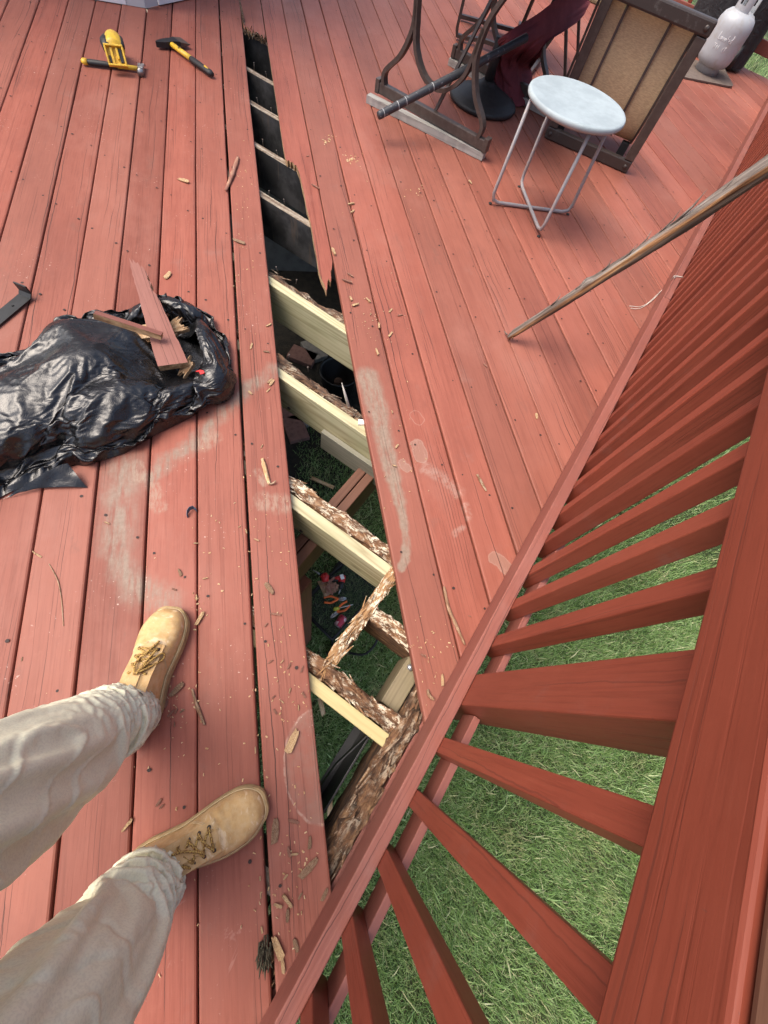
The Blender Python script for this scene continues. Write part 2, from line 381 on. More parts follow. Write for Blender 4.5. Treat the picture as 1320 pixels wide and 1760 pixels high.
def stains_west(n, col, grain, co):
    pos = n('NewGeometry').outputs['Position']
    s1 = px_path([(474, 632), (420, 672), (368, 724), (325, 770), (282, 797), (258, 822)], .024) \
        + px_path([(214, 800), (207, 856), (200, 938), (212, 985), (238, 1012), (285, 1035)], [.042, .038, .028, .032, .036])
    m = segs_mask(n, pos, s1, 1.7, .03)
    br = n.math('MULTIPLY', n.ss(n.noise(n.vmul(co, (1, .14, 1)), 70, 5, .7), .25, .62), n.ss(n.noise(co, 9, 4, .6), .25, .55))
    m = n.math('MULTIPLY', m, br)
    col = n.mix(n.math('MULTIPLY', m, .88), col, n.mix(n.noise(co, 70, 6, .72), (.13, .10, .075), (.38, .305, .235)))
    s2 = px_path([(264, 838), (268, 866), (274, 872)], .019) + px_path([(455, 862), (490, 868)], .030) + px_path([(236, 800), (240, 822)], .017) + px_path([(355, 762), (365, 752)], .028) + px_path([(444, 812), (455, 828)], .014)
    m2 = n.math('MULTIPLY', segs_mask(n, pos, s2, .9, .02, 40), n.ss(n.noise(n.vmul(co, (1, .3, 1)), 75, 6, .75), .36, .60))
    col = n.mix(n.math('MULTIPLY', m2, .50), col, (.36, .29, .215))
    # pale ring left by a pot at the broken corner board, and a dark scuff ring
    q = at(552, 1312); dv = n('VectorMath', {0: pos, 1: (q.x, q.y, 0)}, operation='SUBTRACT').outputs[0]
    r_ = n('VectorMath', {0: n.vmul(dv, (1, .72, 0))}, operation='LENGTH').outputs['Value']
    r_ = n.math('ADD', r_, n.math('MULTIPLY', n.math('SUBTRACT', n.noise(co, 14, 3), .5), .02))
    inside = n.ss(r_, .094, .088)
    col = n.mix(n.math('MULTIPLY', n.math('MULTIPLY', inside, n.ss(n.noise(co, 12, 5, .7), .3, .65)), .5), col, (.25, .17, .13))
    ring = n.ss(n.math('ABSOLUTE', n.math('SUBTRACT', r_, .091)), .0035, .001)
    col = n.mix(n.math('MULTIPLY', n.math('MULTIPLY', ring, n.ss(n.noise(co, 16, 4, .7), .42, .6)), .38), col, (.55, .43, .34))
    # white flecks of primer and dust
    fl = n.math('MULTIPLY', n.ss(n.noise(co, 110, 3, .6), .66, .70), n.ss(n.noise(co, 5, 3, .5), .54, .64))
    col = n.mix(n.math('MULTIPLY', fl, .75), col, (.62, .47, .40))
    scr = n.ss(n.noise(n.vmul(co, (1, .75, 1)), 9, 5, .8, None, 1.6), .66, .70)
    return n.mix(n.math('MULTIPLY', scr, .22), col, (.50, .30, .25))
def stains_east(n, col, grain, co):
    pos = n('NewGeometry').outputs['Position']
    s1 = px_path([(632, 645), (650, 708), (660, 754), (667, 788), (676, 822), (687, 860), (695, 901), (699, 935), (697, 958), (690, 976)],
                 [.040, .032, .030, .028, .022, .016, .013, .015, .013])
    m = n.math('MULTIPLY', segs_mask(n, pos, s1, .8, .012), n.ss(n.noise(n.vmul(co, (1, .2, 1)), 60, 6, .75), .22, .60))
    col = n.mix(n.math('MULTIPLY', m, .86), col, n.mix(n.noise(co, 60, 6, .72), (.13, .10, .07), (.40, .315, .24)))
    s2 = px_path([(850, 960), (860, 966), (872, 978)], .022) + px_path([(718, 765), (724, 786)], .024) + px_path([(692, 796), (699, 804)], .016)
    m2 = n.math('MULTIPLY', segs_mask(n, pos, s2, .4, .012, 30), n.ss(n.noise(n.vmul(co, (1, .3, 1)), 50, 5, .7), .15, .55))
    col = n.mix(n.math('MULTIPLY', m2, .36), col, (.30, .235, .18))
    e2 = n.math('MULTIPLY', n.ss(m2, .05, .5), n.ss(m2, .98, .6))
    col = n.mix(n.math('MULTIPLY', e2, .22), col, (.50, .39, .31))
    s3 = px_path([(714, 714), (720, 722)], .022)
    m3 = segs_mask(n, pos, s3, .3, .010, 30)
    col = n.mix(n.math('MULTIPLY', n.math('MULTIPLY', n.ss(m3, .05, .5), n.ss(m3, .98, .6)), .26), col, (.50, .37, .30))
    s4 = px_path([(730, 804), (760, 822), (785, 845)], .022) + px_path([(800, 870), (805, 890)], .012) + px_path([(782, 918), (795, 905)], .010)
    m4 = n.math('MULTIPLY', segs_mask(n, pos, s4, 1.2, .02), n.ss(n.noise(co, 40, 6, .7), .35, .6))
    return n.mix(n.math('MULTIPLY', m4, .4), col, (.42, .31, .25))

DK1, DK2 = (.290, .087, .057), (.225, .061, .039)
M_deck = painted_wood('deck stain', 'Y', DK1, DK2, 1.0, .45, None, .58, .19)
M_deck_w = painted_wood('deck stain worn west', 'Y', DK1, DK2, 1.0, .4, stains_west, .58, .17)
M_deck_e = painted_wood('deck stain worn east', 'Y', (.298, .086, .055), DK2, 1.0, .45, stains_east, .58, .19)
M_rail = painted_wood('rail stain along', 'Y', (.285, .088, .063), (.235, .068, .047), .75, .4, None, .55)
M_bal = painted_wood('rail stain upright', 'Z', (.265, .060, .034), (.225, .047, .027), .35, .25, None, .5)
M_top = painted_wood('rail stain top rail', 'Y', (.225, .046, .025), (.19, .037, .020), .6, .3, None, .5)
M_cap = painted_wood('cap stain brown', 'Y', (.16, .075, .045), (.13, .06, .036), .4, .3, None, .7)

def lumber(name, axis, c1, c2, rings=1.0, green=.35):
    n = NT(name); co = n('TexCoord').outputs['Object']; rnd = n.math('MULTIPLY', n('ObjectInfo').outputs['Random'], 41.)
    st = n.vmul(co, tuple(.045 if a == .05 else 1 for a in AX[axis]))
    wob = n.noise(st, 9, 2, .5, rnd, .8)
    rg = n.math('FRACT', n.math('MULTIPLY', wob, 13.0))
    rg = n.math('POWER', n.math('ABSOLUTE', n.math('MULTIPLY_ADD', rg, 2, -1)), 2.2)
    fine = n.noise(n.vmul(co, AX[axis]), 220, 3, .6, rnd)
    col = n.mix(n.math('MULTIPLY', rg, .8 * rings), c1, c2)
    col = n.mix(n.math('MULTIPLY', n.ss(n.noise(co, 6, 4, .6, rnd), .42, .7), green), col, tuple(a * b for a, b in zip(c1, (.66, .72, .62))))
    col = n.mix(n.math('MULTIPLY', n.ss(fine, .55, .3), .3), col, tuple(c * .6 for c in c1))
    # knots
    vor = n('TexVoronoi', {'Vector': n.vmul(co, tuple(.55 if a == .05 else 1.6 for a in AX[axis])), 'Scale': 3.2, 'Randomness': 1.0}, feature='F1').outputs['Distance']
    k = n.math('MULTIPLY', n.ss(vor, .085, .05), .85)
    col = n.mix(k, col, tuple(c * f for c, f in zip(c2, (.45, .42, .4))))
    spk = n.ss(n.noise(co, 130, 2, .5, rnd), .73, .78)
    col = n.mix(n.math('MULTIPLY', spk, .6), col, (.2, .15, .07))
    return n.out(col, .7, n.math('ADD', n.math('MULTIPLY', fine, .4), n.math('MULTIPLY', rg, .3)), .35, .0012)
M_pine = lumber('treated pine', 'X', (.58, .53, .33), (.29, .235, .12), 1.0, .5)
M_pine_y = lumber('yellow pine', 'X', (.62, .52, .25), (.52, .40, .17), .5, .12)
M_beam = lumber('brown stained beam', 'Y', (.155, .068, .042), (.085, .034, .02), .8, .2)
M_postb = lumber('brown stained post', 'Z', (.19, .065, .035), (.10, .035, .02), .7, .2)
M_grey = lumber('grey weathered lumber', 'Y', (.40, .385, .36), (.22, .205, .19), .9, .25)
M_greyx = lumber('grey weathered lumber across', 'X', (.42, .40, .375), (.23, .215, .20), .9, .25)
M_mossy = lumber('greenish weathered lumber', 'Y', (.27, .22, .13), (.15, .115, .065), .8, .5)

def rot_mat(name, axis, stops, white=.55, wcol=(.78, .70, .52)):
    n = NT(name); co = n('TexCoord').outputs['Object']
    st = n.vmul(co, tuple(.16 if a == .05 else 1 for a in AX[axis]))
    a = n.noise(st, 60, 6, .7); c = n.noise(co, 30, 4, .6)
    f = n.math('ADD', n.math('MULTIPLY', a, .7), n.math('MULTIPLY', c, .3))
    col = n.ramp(f, stops)
    wm = n.ss(n.noise(n.vmul(co, tuple(.4 if q == .05 else 1 for q in AX[axis])), 88, 6, .78), .485, .56)
    big = n.ss(n.noise(co, 11, 3, .6), .38, .56)
    up = n.ss(n('SeparateXYZ', {0: n('NewGeometry').outputs['True Normal']}).outputs[2], .25, .7)
    col = n.mix(n.math('MULTIPLY', n.math('MULTIPLY', n.math('MULTIPLY', wm, big), up), white), col, wcol)
    return n.out(col, .88, f, .9, .006)
RST = [(.26, (.022, .013, .009)), (.40, (.075, .038, .02)), (.52, (.19, .092, .042)), (.64, (.36, .20, .09)), (.8, (.52, .37, .21))]
M_rot_x = rot_mat('rotten joist', 'X', RST, .95)
M_rot_dark = rot_mat('rotten joist dark', 'X', [(.28, (.018, .012, .009)), (.45, (.06, .033, .02)), (.58, (.16, .085, .045)), (.75, (.34, .22, .12))], .35)
M_rot_y = rot_mat('rotten rim', 'Y', [(.32, (.014, .009, .007)), (.44, (.06, .032, .018)), (.55, (.17, .085, .04)), (.66, (.36, .21, .10)), (.8, (.55, .41, .25))], .5, (.60, .50, .36))
M_rot_yw = rot_mat('rotten blocking', 'Y', [(.26, (.05, .028, .014)), (.42, (.17, .085, .035)), (.54, (.36, .20, .085)), (.7, (.55, .36, .18))], 1.0, (.80, .74, .56))

def plain(name, col, rough=.5, metal=0., var=.15, scale=30, bump=.0, col2=None, spec=None, bd=.001, lo=.4, hi=.7, bscale=None):
    n = NT(name); co = n('TexCoord').outputs['Object']
    f = n.ss(n.noise(co, scale, 5, .6), lo, hi)
    c2 = col2 or tuple(c * (1 - var) for c in col)
    c = n.mix(f, col, c2)
    return n.out(c, rough, n.noise(co, bscale or scale * 4, 4, .6) if bump else None, bump, bd, metal, spec)

# old joist: blackened sides, pale bare top
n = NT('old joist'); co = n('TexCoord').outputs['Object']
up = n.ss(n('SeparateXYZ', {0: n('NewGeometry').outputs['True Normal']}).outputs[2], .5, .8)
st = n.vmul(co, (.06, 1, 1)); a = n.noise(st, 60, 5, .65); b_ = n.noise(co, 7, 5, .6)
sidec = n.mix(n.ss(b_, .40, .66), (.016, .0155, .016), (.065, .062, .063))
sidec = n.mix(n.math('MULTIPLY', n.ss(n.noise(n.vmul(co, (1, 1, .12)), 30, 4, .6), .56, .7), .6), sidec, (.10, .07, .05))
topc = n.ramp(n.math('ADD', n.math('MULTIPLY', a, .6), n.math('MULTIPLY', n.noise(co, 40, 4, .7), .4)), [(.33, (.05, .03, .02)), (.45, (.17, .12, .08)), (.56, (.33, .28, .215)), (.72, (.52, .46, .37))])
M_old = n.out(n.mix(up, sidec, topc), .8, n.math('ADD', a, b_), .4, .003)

# ------------------------------------------------------------------ ground
GZ = -2.3
n = NT('lawn soil'); co = n('NewGeometry').outputs['Position']
a = n.noise(co, 3.0, 6, .6); b_ = n.noise(co, 90, 3, .6)
c = n.mix(n.ss(a, .35, .65), (.030, .055, .014), (.050, .060, .020))
c = n.mix(n.ss(b_, .5, .7), c, (.06, .05, .028))
M_soil = n.out(c, .95, b_, .6, .01)
bb = B(); bb.add([(-120, -120, GZ), (120, -120, GZ), (120, 120, GZ), (-120, 120, GZ)], [(0, 1, 2, 3)])
tag(bb.obj('lawn', M_soil), 'mown green lawn with dry patches seen below the raised deck', 'lawn', kind='structure')

n = NT('shade dark soil'); co = n('NewGeometry').outputs['Position']
M_shade_soil = n.out(n.mix(n.ss(n.noise(co, 14, 6, .65), .35, .65), (.008, .007, .005), (.022, .018, .011)), .95, n.noise(co, 60, 4, .6), .6, .01)  # near-black colour paints the under-deck shade into this soil sheet
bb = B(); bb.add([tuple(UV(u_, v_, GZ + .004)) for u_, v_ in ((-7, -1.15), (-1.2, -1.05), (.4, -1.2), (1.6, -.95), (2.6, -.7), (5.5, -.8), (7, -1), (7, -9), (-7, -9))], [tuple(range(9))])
tag(bb.obj('soil', M_shade_soil), 'bare soil under the deck, coloured near black to stand for shade', 'soil', kind='structure')
def grass_material():
    n = NT('grass blades'); at_ = n('Attribute', attribute_name='tint').outputs['Fac']
    pos = n('NewGeometry').outputs['Position']
    dry = n.ss(n.noise(n.vmul(pos, (1, 1, 0)), 2.9, 5, .65), .50, .72)
    c = n.ramp(at_, [(0, (.055, .12, .024)), (.35, (.155, .275, .07)), (.7, (.25, .385, .135)), (1, (.48, .49, .27))])
    c = n.mix(n.math('MULTIPLY', dry, n.ss(at_, .15, .9)), c, (.44, .40, .20))
    return n.out(c, .5)
def grass(regions, seed=3):
    g = np.random.default_rng(seed); P = []; Ls = []
    for (cx, cy, rx, ry, rot, N, ln) in regions:
        q = g.uniform(-1, 1, (N, 2)); q = q[g.random(N) < np.clip((1.02 - np.abs(q).max(1)) / .3, 0, 1)] * (rx * 1.14, ry * 1.14); N = len(q); c_, s_ = math.cos(rot), math.sin(rot)
        P.append(np.c_[cx + q[:, 0] * c_ - q[:, 1] * s_, cy + q[:, 0] * s_ + q[:, 1] * c_]); Ls.append(np.full(N, ln))
    P = np.concatenate(P); N = len(P); lg = g.random(N) < .035; L = np.concatenate(Ls) * g.uniform(.55, 1.25, N) * np.where(lg, 1.6, 1.)
    # blades lie over in tufts: the leaning direction follows a smooth field
    fld = np.sin(P[:, 0] * 5.1 + 1.3 * np.sin(P[:, 1] * 3.7)) + np.cos(P[:, 1] * 6.3 + np.sin(P[:, 0] * 4.1))
    th = fld * 1.3 + g.normal(0, 1.5, N)
    lean = g.uniform(.15, 1.05, N); d = np.c_[np.cos(th), np.sin(th)]; pr = np.c_[-d[:, 1], d[:, 0]]
    wd = (g.uniform(.0013, .0027, N) * np.where(lg, 1.5, 1.))[:, None] * (1 + 0.4 * (L[:, None] > .1)); V = np.zeros((N, 5, 3))
    z0 = np.full((N, 1), GZ); up = np.cos(lean)[:, None] * L[:, None]; fw = np.sin(lean)[:, None] * L[:, None]
    V[:, 0] = np.c_[P - pr * wd, z0]; V[:, 1] = np.c_[P + pr * wd, z0]
    mid = P + d * fw * .45; V[:, 2] = np.c_[mid - pr * wd * .85, z0 + up * .62]; V[:, 3] = np.c_[mid + pr * wd * .85, z0 + up * .62]
    V[:, 4] = np.c_[P + d * fw * 1.15, z0 + up * .95]
    me = bpy.data.meshes.new('grass'); me.vertices.add(N * 5); me.vertices.foreach_set('co', V.astype(np.float32).ravel())
    i0 = np.arange(N)[:, None] * 5
    tri = (i0[:, :, None] + np.array([[0, 1, 3], [0, 3, 2], [2, 3, 4]])[None]).reshape(-1)
    me.loops.add(len(tri)); me.loops.foreach_set('vertex_index', tri.astype(np.int32))
    me.polygons.add(N * 3); me.polygons.foreach_set('loop_start', np.arange(0, N * 9, 3, dtype=np.int32)); me.polygons.foreach_set('loop_total', np.full(N * 3, 3, np.int32))
    t = np.clip(g.beta(1.5, 2.2, N) + lg * .15, 0, 1); t[g.random(N) < .04] = 1.0
    at_ = me.attributes.new('tint', 'FLOAT', 'POINT'); at_.data.foreach_set('value', np.repeat(t, 5).astype(np.float32))
    me.update(calc_edges=True); me.materials.append(grass_material())
    return link('grass', me)
q = R(45)
gr = grass([(1.75, -.95, 2.5, 2.1, q, 240000, .058), (.62, .35, .75, 1.9, R(-10), 42000, .055), (4.6, 1.6, 3.2, 1.6, q, 80000, .065), (-.6, -3.2, 1.6, 1.0, q, 24000, .06), (8.6, 5.6, 3.4, 2.6, q, 40000, .11), (14, 13, 5, 6, q, 60000, .24), (3.6, -1.6, 4.2, 3.6, q, 130000, .075)])
tag(gr, 'dense mown grass blades with pale dry patches beneath the railing', 'grass', kind='stuff')

# ------------------------------------------------------------------ deck
deck = empty('deck', kind='structure', label='raised deck of red stained boards with one run torn out over rotten joists')
RAIL_V = .3296; C0 = RAIL_V / S2           # board ends: y = x - C0 (x - y = C0)
TH = .0265
M_raw = rot_mat('torn board edge', 'Y', [(.28, (.07, .035, .02)), (.45, (.24, .13, .06)), (.58, (.46, .30, .16)), (.75, (.62, .48, .30))], .3)
def top_end(x):                            # the far, hidden ends of the boards
    return min(9.88 - x, 8.0)
def board(x0, x1, mat, y0=None, y1=None, seed=0):
    r_ = random.Random(seed); c = .0052
    prof = [(0, -TH), (0, -c), (c * .3, -c * .3), (c, 0)]
    w_ = x1 - x0; nx = 5
    cross = prof + [(w_ * k / nx, 0) for k in range(1, nx)] + [(w_ - a_, z_) for a_, z_ in reversed(prof)]
    m = len(cross); dz = r_.uniform(-.0012, .0012); tw = r_.uniform(-.0012, .0012); NY = 14; vs, fs = [], []
    cup = r_.uniform(-.001, .001)
    for i in range(NY + 1):
        t = i / NY
        for a_, z_ in cross:
            x = x0 + a_; ya = (x - C0 + .003) if y0 is None else y0; yb = top_end(x) if y1 is None else y1
            y = ya + (yb - ya) * t
            wob = .0011 * math.sin(y * 1.9 + seed) + .0007 * math.sin(y * 4.7 + seed * 2)
            vs.append((x + wob, y, z_ + dz + tw * (a_ / w_ - .5) + cup * (1 - (2 * a_ / w_ - 1) ** 2) + .0008 * math.sin(y * 1.3 + seed)))
    for i in range(NY):
        for k in range(m): fs.append((i * m + k, i * m + (k + 1) % m, (i + 1) * m + (k + 1) % m, (i + 1) * m + k))
    fs.append(tuple(range(m))); fs.append(tuple(NY * m + k for k in range(m - 1, -1, -1)))
    b = B(); b.add(vs, fs); me = b.mesh('deck_board')
    o = link('deck_board', me, mat, deck); return o
Lx = [.0012, -.1358, -.281, -.419, -.561, -.699, -.840, -.978, -1.118]
while Lx[-1] > -2.3: Lx.append(Lx[-1] - .1415)
gaps = [0, .0044, .0018, .0022, .0023, .0023]
for i in range(len(Lx) - 1):
    g0 = gaps[min(i, 5)]; g1 = gaps[min(i + 1, 5)]
    x1 = Lx[i] - g0; x0 = Lx[i + 1] + g1; y1 = None
    if x0 < -.57 - .05: y1 = 4.026         # butts against the white bay wall
    elif x0 < 0: y1 = 4.60 + x0 - .02
    y1 = 4.026 if x0 < -.6 else None
    board(x0, x1, M_deck_w, None, y1, 11 + i)
Rx = [.290, .4335, .573, .716, .864, 1.008, 1.154, 1.303, 1.4525]
while Rx[-1] < 5.05: Rx.append(Rx[-1] + .1455)
for i in range(len(Rx) - 1):
    board(Rx[i] + .0022, Rx[i + 1] - .0022, M_deck_e if i < 5 else M_deck, None, None, 60 + i)
# the two broken boards whose stumps are left in the torn-out run
def stump(poly, seed):
    b = B(); b.prism([(p[0], p[1]) for p in poly], -TH, -.0004, None, 0, 1)
    return b.obj('broken_deck_board', [M_deck_e, M_raw], deck, 'broken red board stump with a splintered rotten end')
r_ = random.Random(5)
poly = [(.004, 8.0), (.004, 4.10), (.010, 4.02)]
x = .012
k = 0
while x < .138:
    poly.append((x, 3.99 - (x / .14) * .11 + (.055 if k % 2 else -.03) * r_.uniform(.3, 1))); x += r_.uniform(.006, .013); k += 1
poly += [(.141, 3.90), (.141, 8.0)]
stump(poly, 1)
poly = [(.147, 8.0), (.147, 2.64), (.149, 2.52), (.156, 2.500), (.166, 2.515), (.172, 2.49), (.180, 2.502), (.190, 2.47), (.198, 2.475), (.204, 2.43), (.209, 2.39), (.211, 2.30), (.214, 2.22), (.2135, 2.12), (.219, 2.05),
        (.221, 1.975), (.2195, 1.86), (.221, 1.77), (.219, 1.68), (.224, 1.62), (.233, 1.585), (.236, 1.546), (.242, 1.565), (.247, 1.60), (.255, 1.625), (.262, 1.605), (.268, 1.63), (.270, 1.67), (.278, 1.69), (.284, 1.72), (.2875, 1.74), (.2875, 8.0)]
stump(poly, 2)
# dark splinters standing on the far stump's end
b = B()
for k in range(46):
    t = r_.random(); p = Vector((.008 + .128 * t, 3.99 - .11 * t + r_.uniform(-.03, .05), r_.uniform(-.02, .002)))
    d = Vector((r_.uniform(-.3, .3), -1, r_.uniform(-.1, .5))).normalized() * r_.uniform(.02, .09)
    b.tube([p, p + d * .6, p + d], [.003, .0025, .0006], 4)
for k in range(7):
    p = Vector((.006 + r_.uniform(0, .02), 4.02 + r_.uniform(0, .1), .002)); b.tube([p, p + Vector((-.006, .05, .03)), p + Vector((-.014, .14, .05)) * r_.uniform(.7, 1.2)], [.003, .0022, .0006], 4)
tag(b.obj('splinters', M_rot_dark, deck), kind='stuff')

# screws: two per board over each joist
J_U = [-1.9, -1.5, -1.1, -.72, -.36, .02, .46, .84, 1.21, 1.60, 1.905, 2.21, 2.49, 2.855, 3.26, 3.66, 4.07, 4.47, 4.88, 5.28, 5.69, 6.1, 6.5, 6.9]
b = B(); r_ = random.Random(9)
for xs in (Lx, Rx):
    for i in range(len(xs) - 1):
        xa, xb = sorted((xs[i], xs[i + 1]))
        for f in (.2, .8):
            x = xa + (xb - xa) * f
            for u_ in J_U:
                y = u_ / S2 - x + .027
                if y < x - C0 + .05 or y > 6 or (x < -.6 and y > 3.95): continue
                px_, py_ = x + r_.uniform(-.008, .008), y + r_.uniform(-.012, .012); rr = r_.uniform(.0034, .0052)
                vs = [(px_ + rr * math.cos(t * 1.0472) * r_.uniform(.8, 1.2), py_ + rr * math.sin(t * 1.0472), .0019) for t in range(6)]
                b.add(vs, [(0, 1, 2, 3, 4, 5)])
M_hole = plain('rusty screw head', (.030, .014, .011), .7)
tag(b.obj('screw_heads', M_hole, deck), kind='stuff')

# ---- frame under the boards
JT, JB = -.028, -.212
def local_obj(b, name, mat, label=None, parent=deck):
    o = b.obj(name, mat, parent, label); o.rotation_euler = (0, 0, R(-45)); return o
r_ = random.Random(21)
for u_ in J_U:
    if u_ in (.02, .46): continue
    e = .25
    b = B()
    if u_ in (.84, 1.21):                  # rotted top, sistered below
        continue
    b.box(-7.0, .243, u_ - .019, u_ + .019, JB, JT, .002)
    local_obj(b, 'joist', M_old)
def rotten(name, axis, a0, a1, c0, c1, z0, z1, mat, seed, amp=.010, dig=.018, nl=70, spl=70, label=None, parent=deck, splen=(.015, .05)):
    """a decayed timber along axis from a0 to a1, cross range c0..c1"""
    r_ = random.Random(seed); vs, fs = [], []; q = 6
    ring = [(c0 + (c1 - c0) * k / q, z1) for k in range(q + 1)] + [(c1, z1 + (z0 - z1) * k / q) for k in range(1, q + 1)] \
        + [(c1 + (c0 - c1) * k / q, z0) for k in range(1, q + 1)] + [(c0, z0 + (z1 - z0) * k / q) for k in range(1, q)]
    m = len(ring)
    for i in range(nl + 1):
        t = a0 + (a1 - a0) * i / nl
        for c_, z_ in ring:
            P = Vector((t * 22, c_ * 60, z_ * 60)) + Vector((seed * 7.3, 0, 0))
            nv = noise.fractal(P, .9, 2.1, 4); n2 = noise.noise(Vector((t * 9 + seed, c_ * 20, 3)))
            topf = max(0, min(1, (z_ - (z1 - .05)) / .05)); edge = 1 + .8 * (abs(c_ - (c0 + c1) / 2) > .4 * (c1 - c0))
            dz = -dig * topf * max(0, n2 * .9 + .35) * edge + amp * .8 * nv * topf
            dc = amp * nv * (1 if c_ > (c0 + c1) / 2 else -1) * (.25 + .75 * topf)
            da = noise.noise(P * 1.7) * amp * 1.5
            vs.append((t + da, c_ + dc, z_ + dz))
    for i in range(nl):
        for k in range(m): fs.append((i * m + k, i * m + (k + 1) % m, (i + 1) * m + (k + 1) % m, (i + 1) * m + k))
    fs.append(tuple(range(m))); fs.append(tuple(nl * m + k for k in range(m)))
    for k in range(spl):
        t = r_.uniform(a0, a1); c_ = r_.uniform(c0, c1); p = Vector((t, c_, z1 - r_.uniform(0, dig)))
        d = Vector((r_.choice((-1, 1)) * r_.uniform(.6, 1), r_.uniform(-.35, .35), r_.uniform(-.1, .35))).normalized() * r_.uniform(*splen)
        wv = Vector((0, 1, .3)).normalized() * r_.uniform(.002, .005); hv = Vector((0, -.2, 1)) * r_.uniform(.001, .003)
        s = len(vs); vs += [p - wv - hv, p + wv - hv, p + wv + hv, p - wv + hv, p + d + wv * .25, p + d - wv * .25]
        fs += [(s, s + 1, s + 2, s + 3), (s, s + 1, s + 4, s + 5), (s + 3, s + 2, s + 4, s + 5), (s + 1, s + 2, s + 4), (s, s + 3, s + 5)]
    if axis == 'Y': vs = [(v[1], v[0], v[2]) for v in vs]
    b = B(); b.add(vs, fs); return local_obj(b, name, mat, label, parent)
rotten('joist', 'X', -1.9, -.30, .825, .868, JB, -.027, M_rot_dark, 3, .011, .030, 110, 110, 'old joist with a dark rotted crumbling top')
rotten('joist', 'X', -2.4, -.55, 1.19, 1.232, JB, -.030, M_rot_dark, 4, .010, .035, 90, 60, 'old joist rotted along its dark top')
rotten('joist', 'X', -1.6, -.012, .441, .487, JB, -.024, M_rot_x, 5, .009, .012, 110, 120, 'old joist with pale flaking rot along its top')
rotten('joist', 'X', -.45, .262, .044, .090, JB, -.024, M_rot_x, 6, .010, .018, 80, 120, 'old joist split and rotted brown near the rim')
rotten('blocking', 'Y', .078, .432, -.022, .013, -.165, -.022, M_rot_yw, 7, .007, .010, 60, 90, 'rotted blocking flaking white along its top')
rotten('blocking', 'X', .014, .245, .256, .297, JB, -.026, M_rot_x, 8, .008, .012, 40, 50, 'short rotted joist stub below the intact boards')
rotten('rim_joist', 'Y', -2.4, .34, .238, .292, JB, -.020, M_rot_y, 9, .013, .034, 260, 420, 'rim joist decayed to brown crumbling wood', deck, (.02, .07))
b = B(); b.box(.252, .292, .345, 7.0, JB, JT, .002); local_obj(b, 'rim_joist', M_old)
b = B(); b.box(.294, .326, -2.4, 7.0, JB, -.030, .002); local_obj(b, 'fascia_board', M_rail)
b = B(); b.box(.178, .236, .098, .251, -.24, -.085, .004); local_obj(b, 'blocking', M_mossy, 'greenish weathered block with a bolt between the rotted joists')
b = B(); b.lathe([(.011, 0), (.011, .006), (.004, .010)], 6, Matrix.Translation((.20, .225, -.085))); local_obj(b, 'bolt', plain('galvanised bolt', (.55, .56, .58), .35, .8))
# new sister joists
def newj(v0, v1, u0, u1, mat, label, zt=-.030):
    b = B(); b.box(v0, v1, u0, u1, -.205, zt, .003); return local_obj(b, 'sister_joist', mat, label)
newj(-2.6, .15, 1.148, 1.187, M_pine, 'new pale pine joist beside the dark old joists, striped grain on its face')
newj(-2.4, .2, .785, .822, M_pine, 'new pale pine joist bolted to the crumbling middle joist')
newj(-2.0, -.020, .397, .436, M_pine, 'new pale pine joist ending at the rotted blocking')
newj(-1.0, .256, .005, .040, M_pine_y, 'new bright yellow pine joist ending at the rotten rim')
b = B(); b.box(-.56, .2, .762, .783, -.262, -.15, .002); local_obj(b, 'scab_board', lumber('mossy grey scab', 'X', (.27, .255, .20), (.17, .16, .125), .9, .4), 'short grey board scabbed below the middle pine joist')
b = B(); b.box(-.80, -.5, 1.245, 1.285, -.19, -.05, .003); local_obj(b, 'blocking', lumber('tan block', 'X', (.42, .29, .15), (.28, .18, .09), .8, .2), 'short tan wood block behind the far pine joist')
# bolts in the new joists
b = B(); mb = plain('bolt head dark', (.09, .08, .07), .4, .7)
for (v_, u_) in ((-.62, 1.147), (-.33, .784), (-.74, .784), (-.36, .396)):
    b.lathe([(.007, 0), (.007, .004), (.003, .006)], 8, Matrix.Translation((v_, u_, -.175)) @ Matrix.Rotation(R(90), 4, 'X'))
local_obj(b, 'bolt', mb)
# nails left standing in the old joists
b = B()
for u_ in (1.60, 1.905, 2.21, 2.49, 2.855, .86, 1.21):
    for x in (.045, .115):
        y = u_ / S2 - x + .027; h_ = r_.uniform(.018, .034); p = Vector((x, y, JT)); d = Vector((r_.uniform(-.006, .006), r_.uniform(-.006, .006), h_))
        b.tube([p, p + d], .0017, 6); b.lathe([(.0036, -.001), (.0036, .0005)], 8, Matrix.Translation(p + d))
b.obj('nail', plain('old nail', (.16, .13, .11), .5, .6), deck)
# double beam and its post, ledger posts
for (a_, c_) in ((-.366, -.330), (-.326, -.290)):
    b = B(); b.box(a_, c_, .20, 3.0, -.40, JB - .003, .003); local_obj(b, 'beam_ply', M_beam)
    b = B(); b.box(a_, c_, 3.004, 7.0, -.40, JB - .003, .003); local_obj(b, 'beam_ply', M_beam)
b = B(); b.box(-.392, -.252, .185, .325, GZ, -.402, .006); local_obj(b, 'deck_post', M_postb, 'brown stained post under the near end of the double beam')
b = B(); b.box(-.392, -.252, 3.6, 3.74, GZ, -.402, .006); local_obj(b, 'deck_post', M_postb)
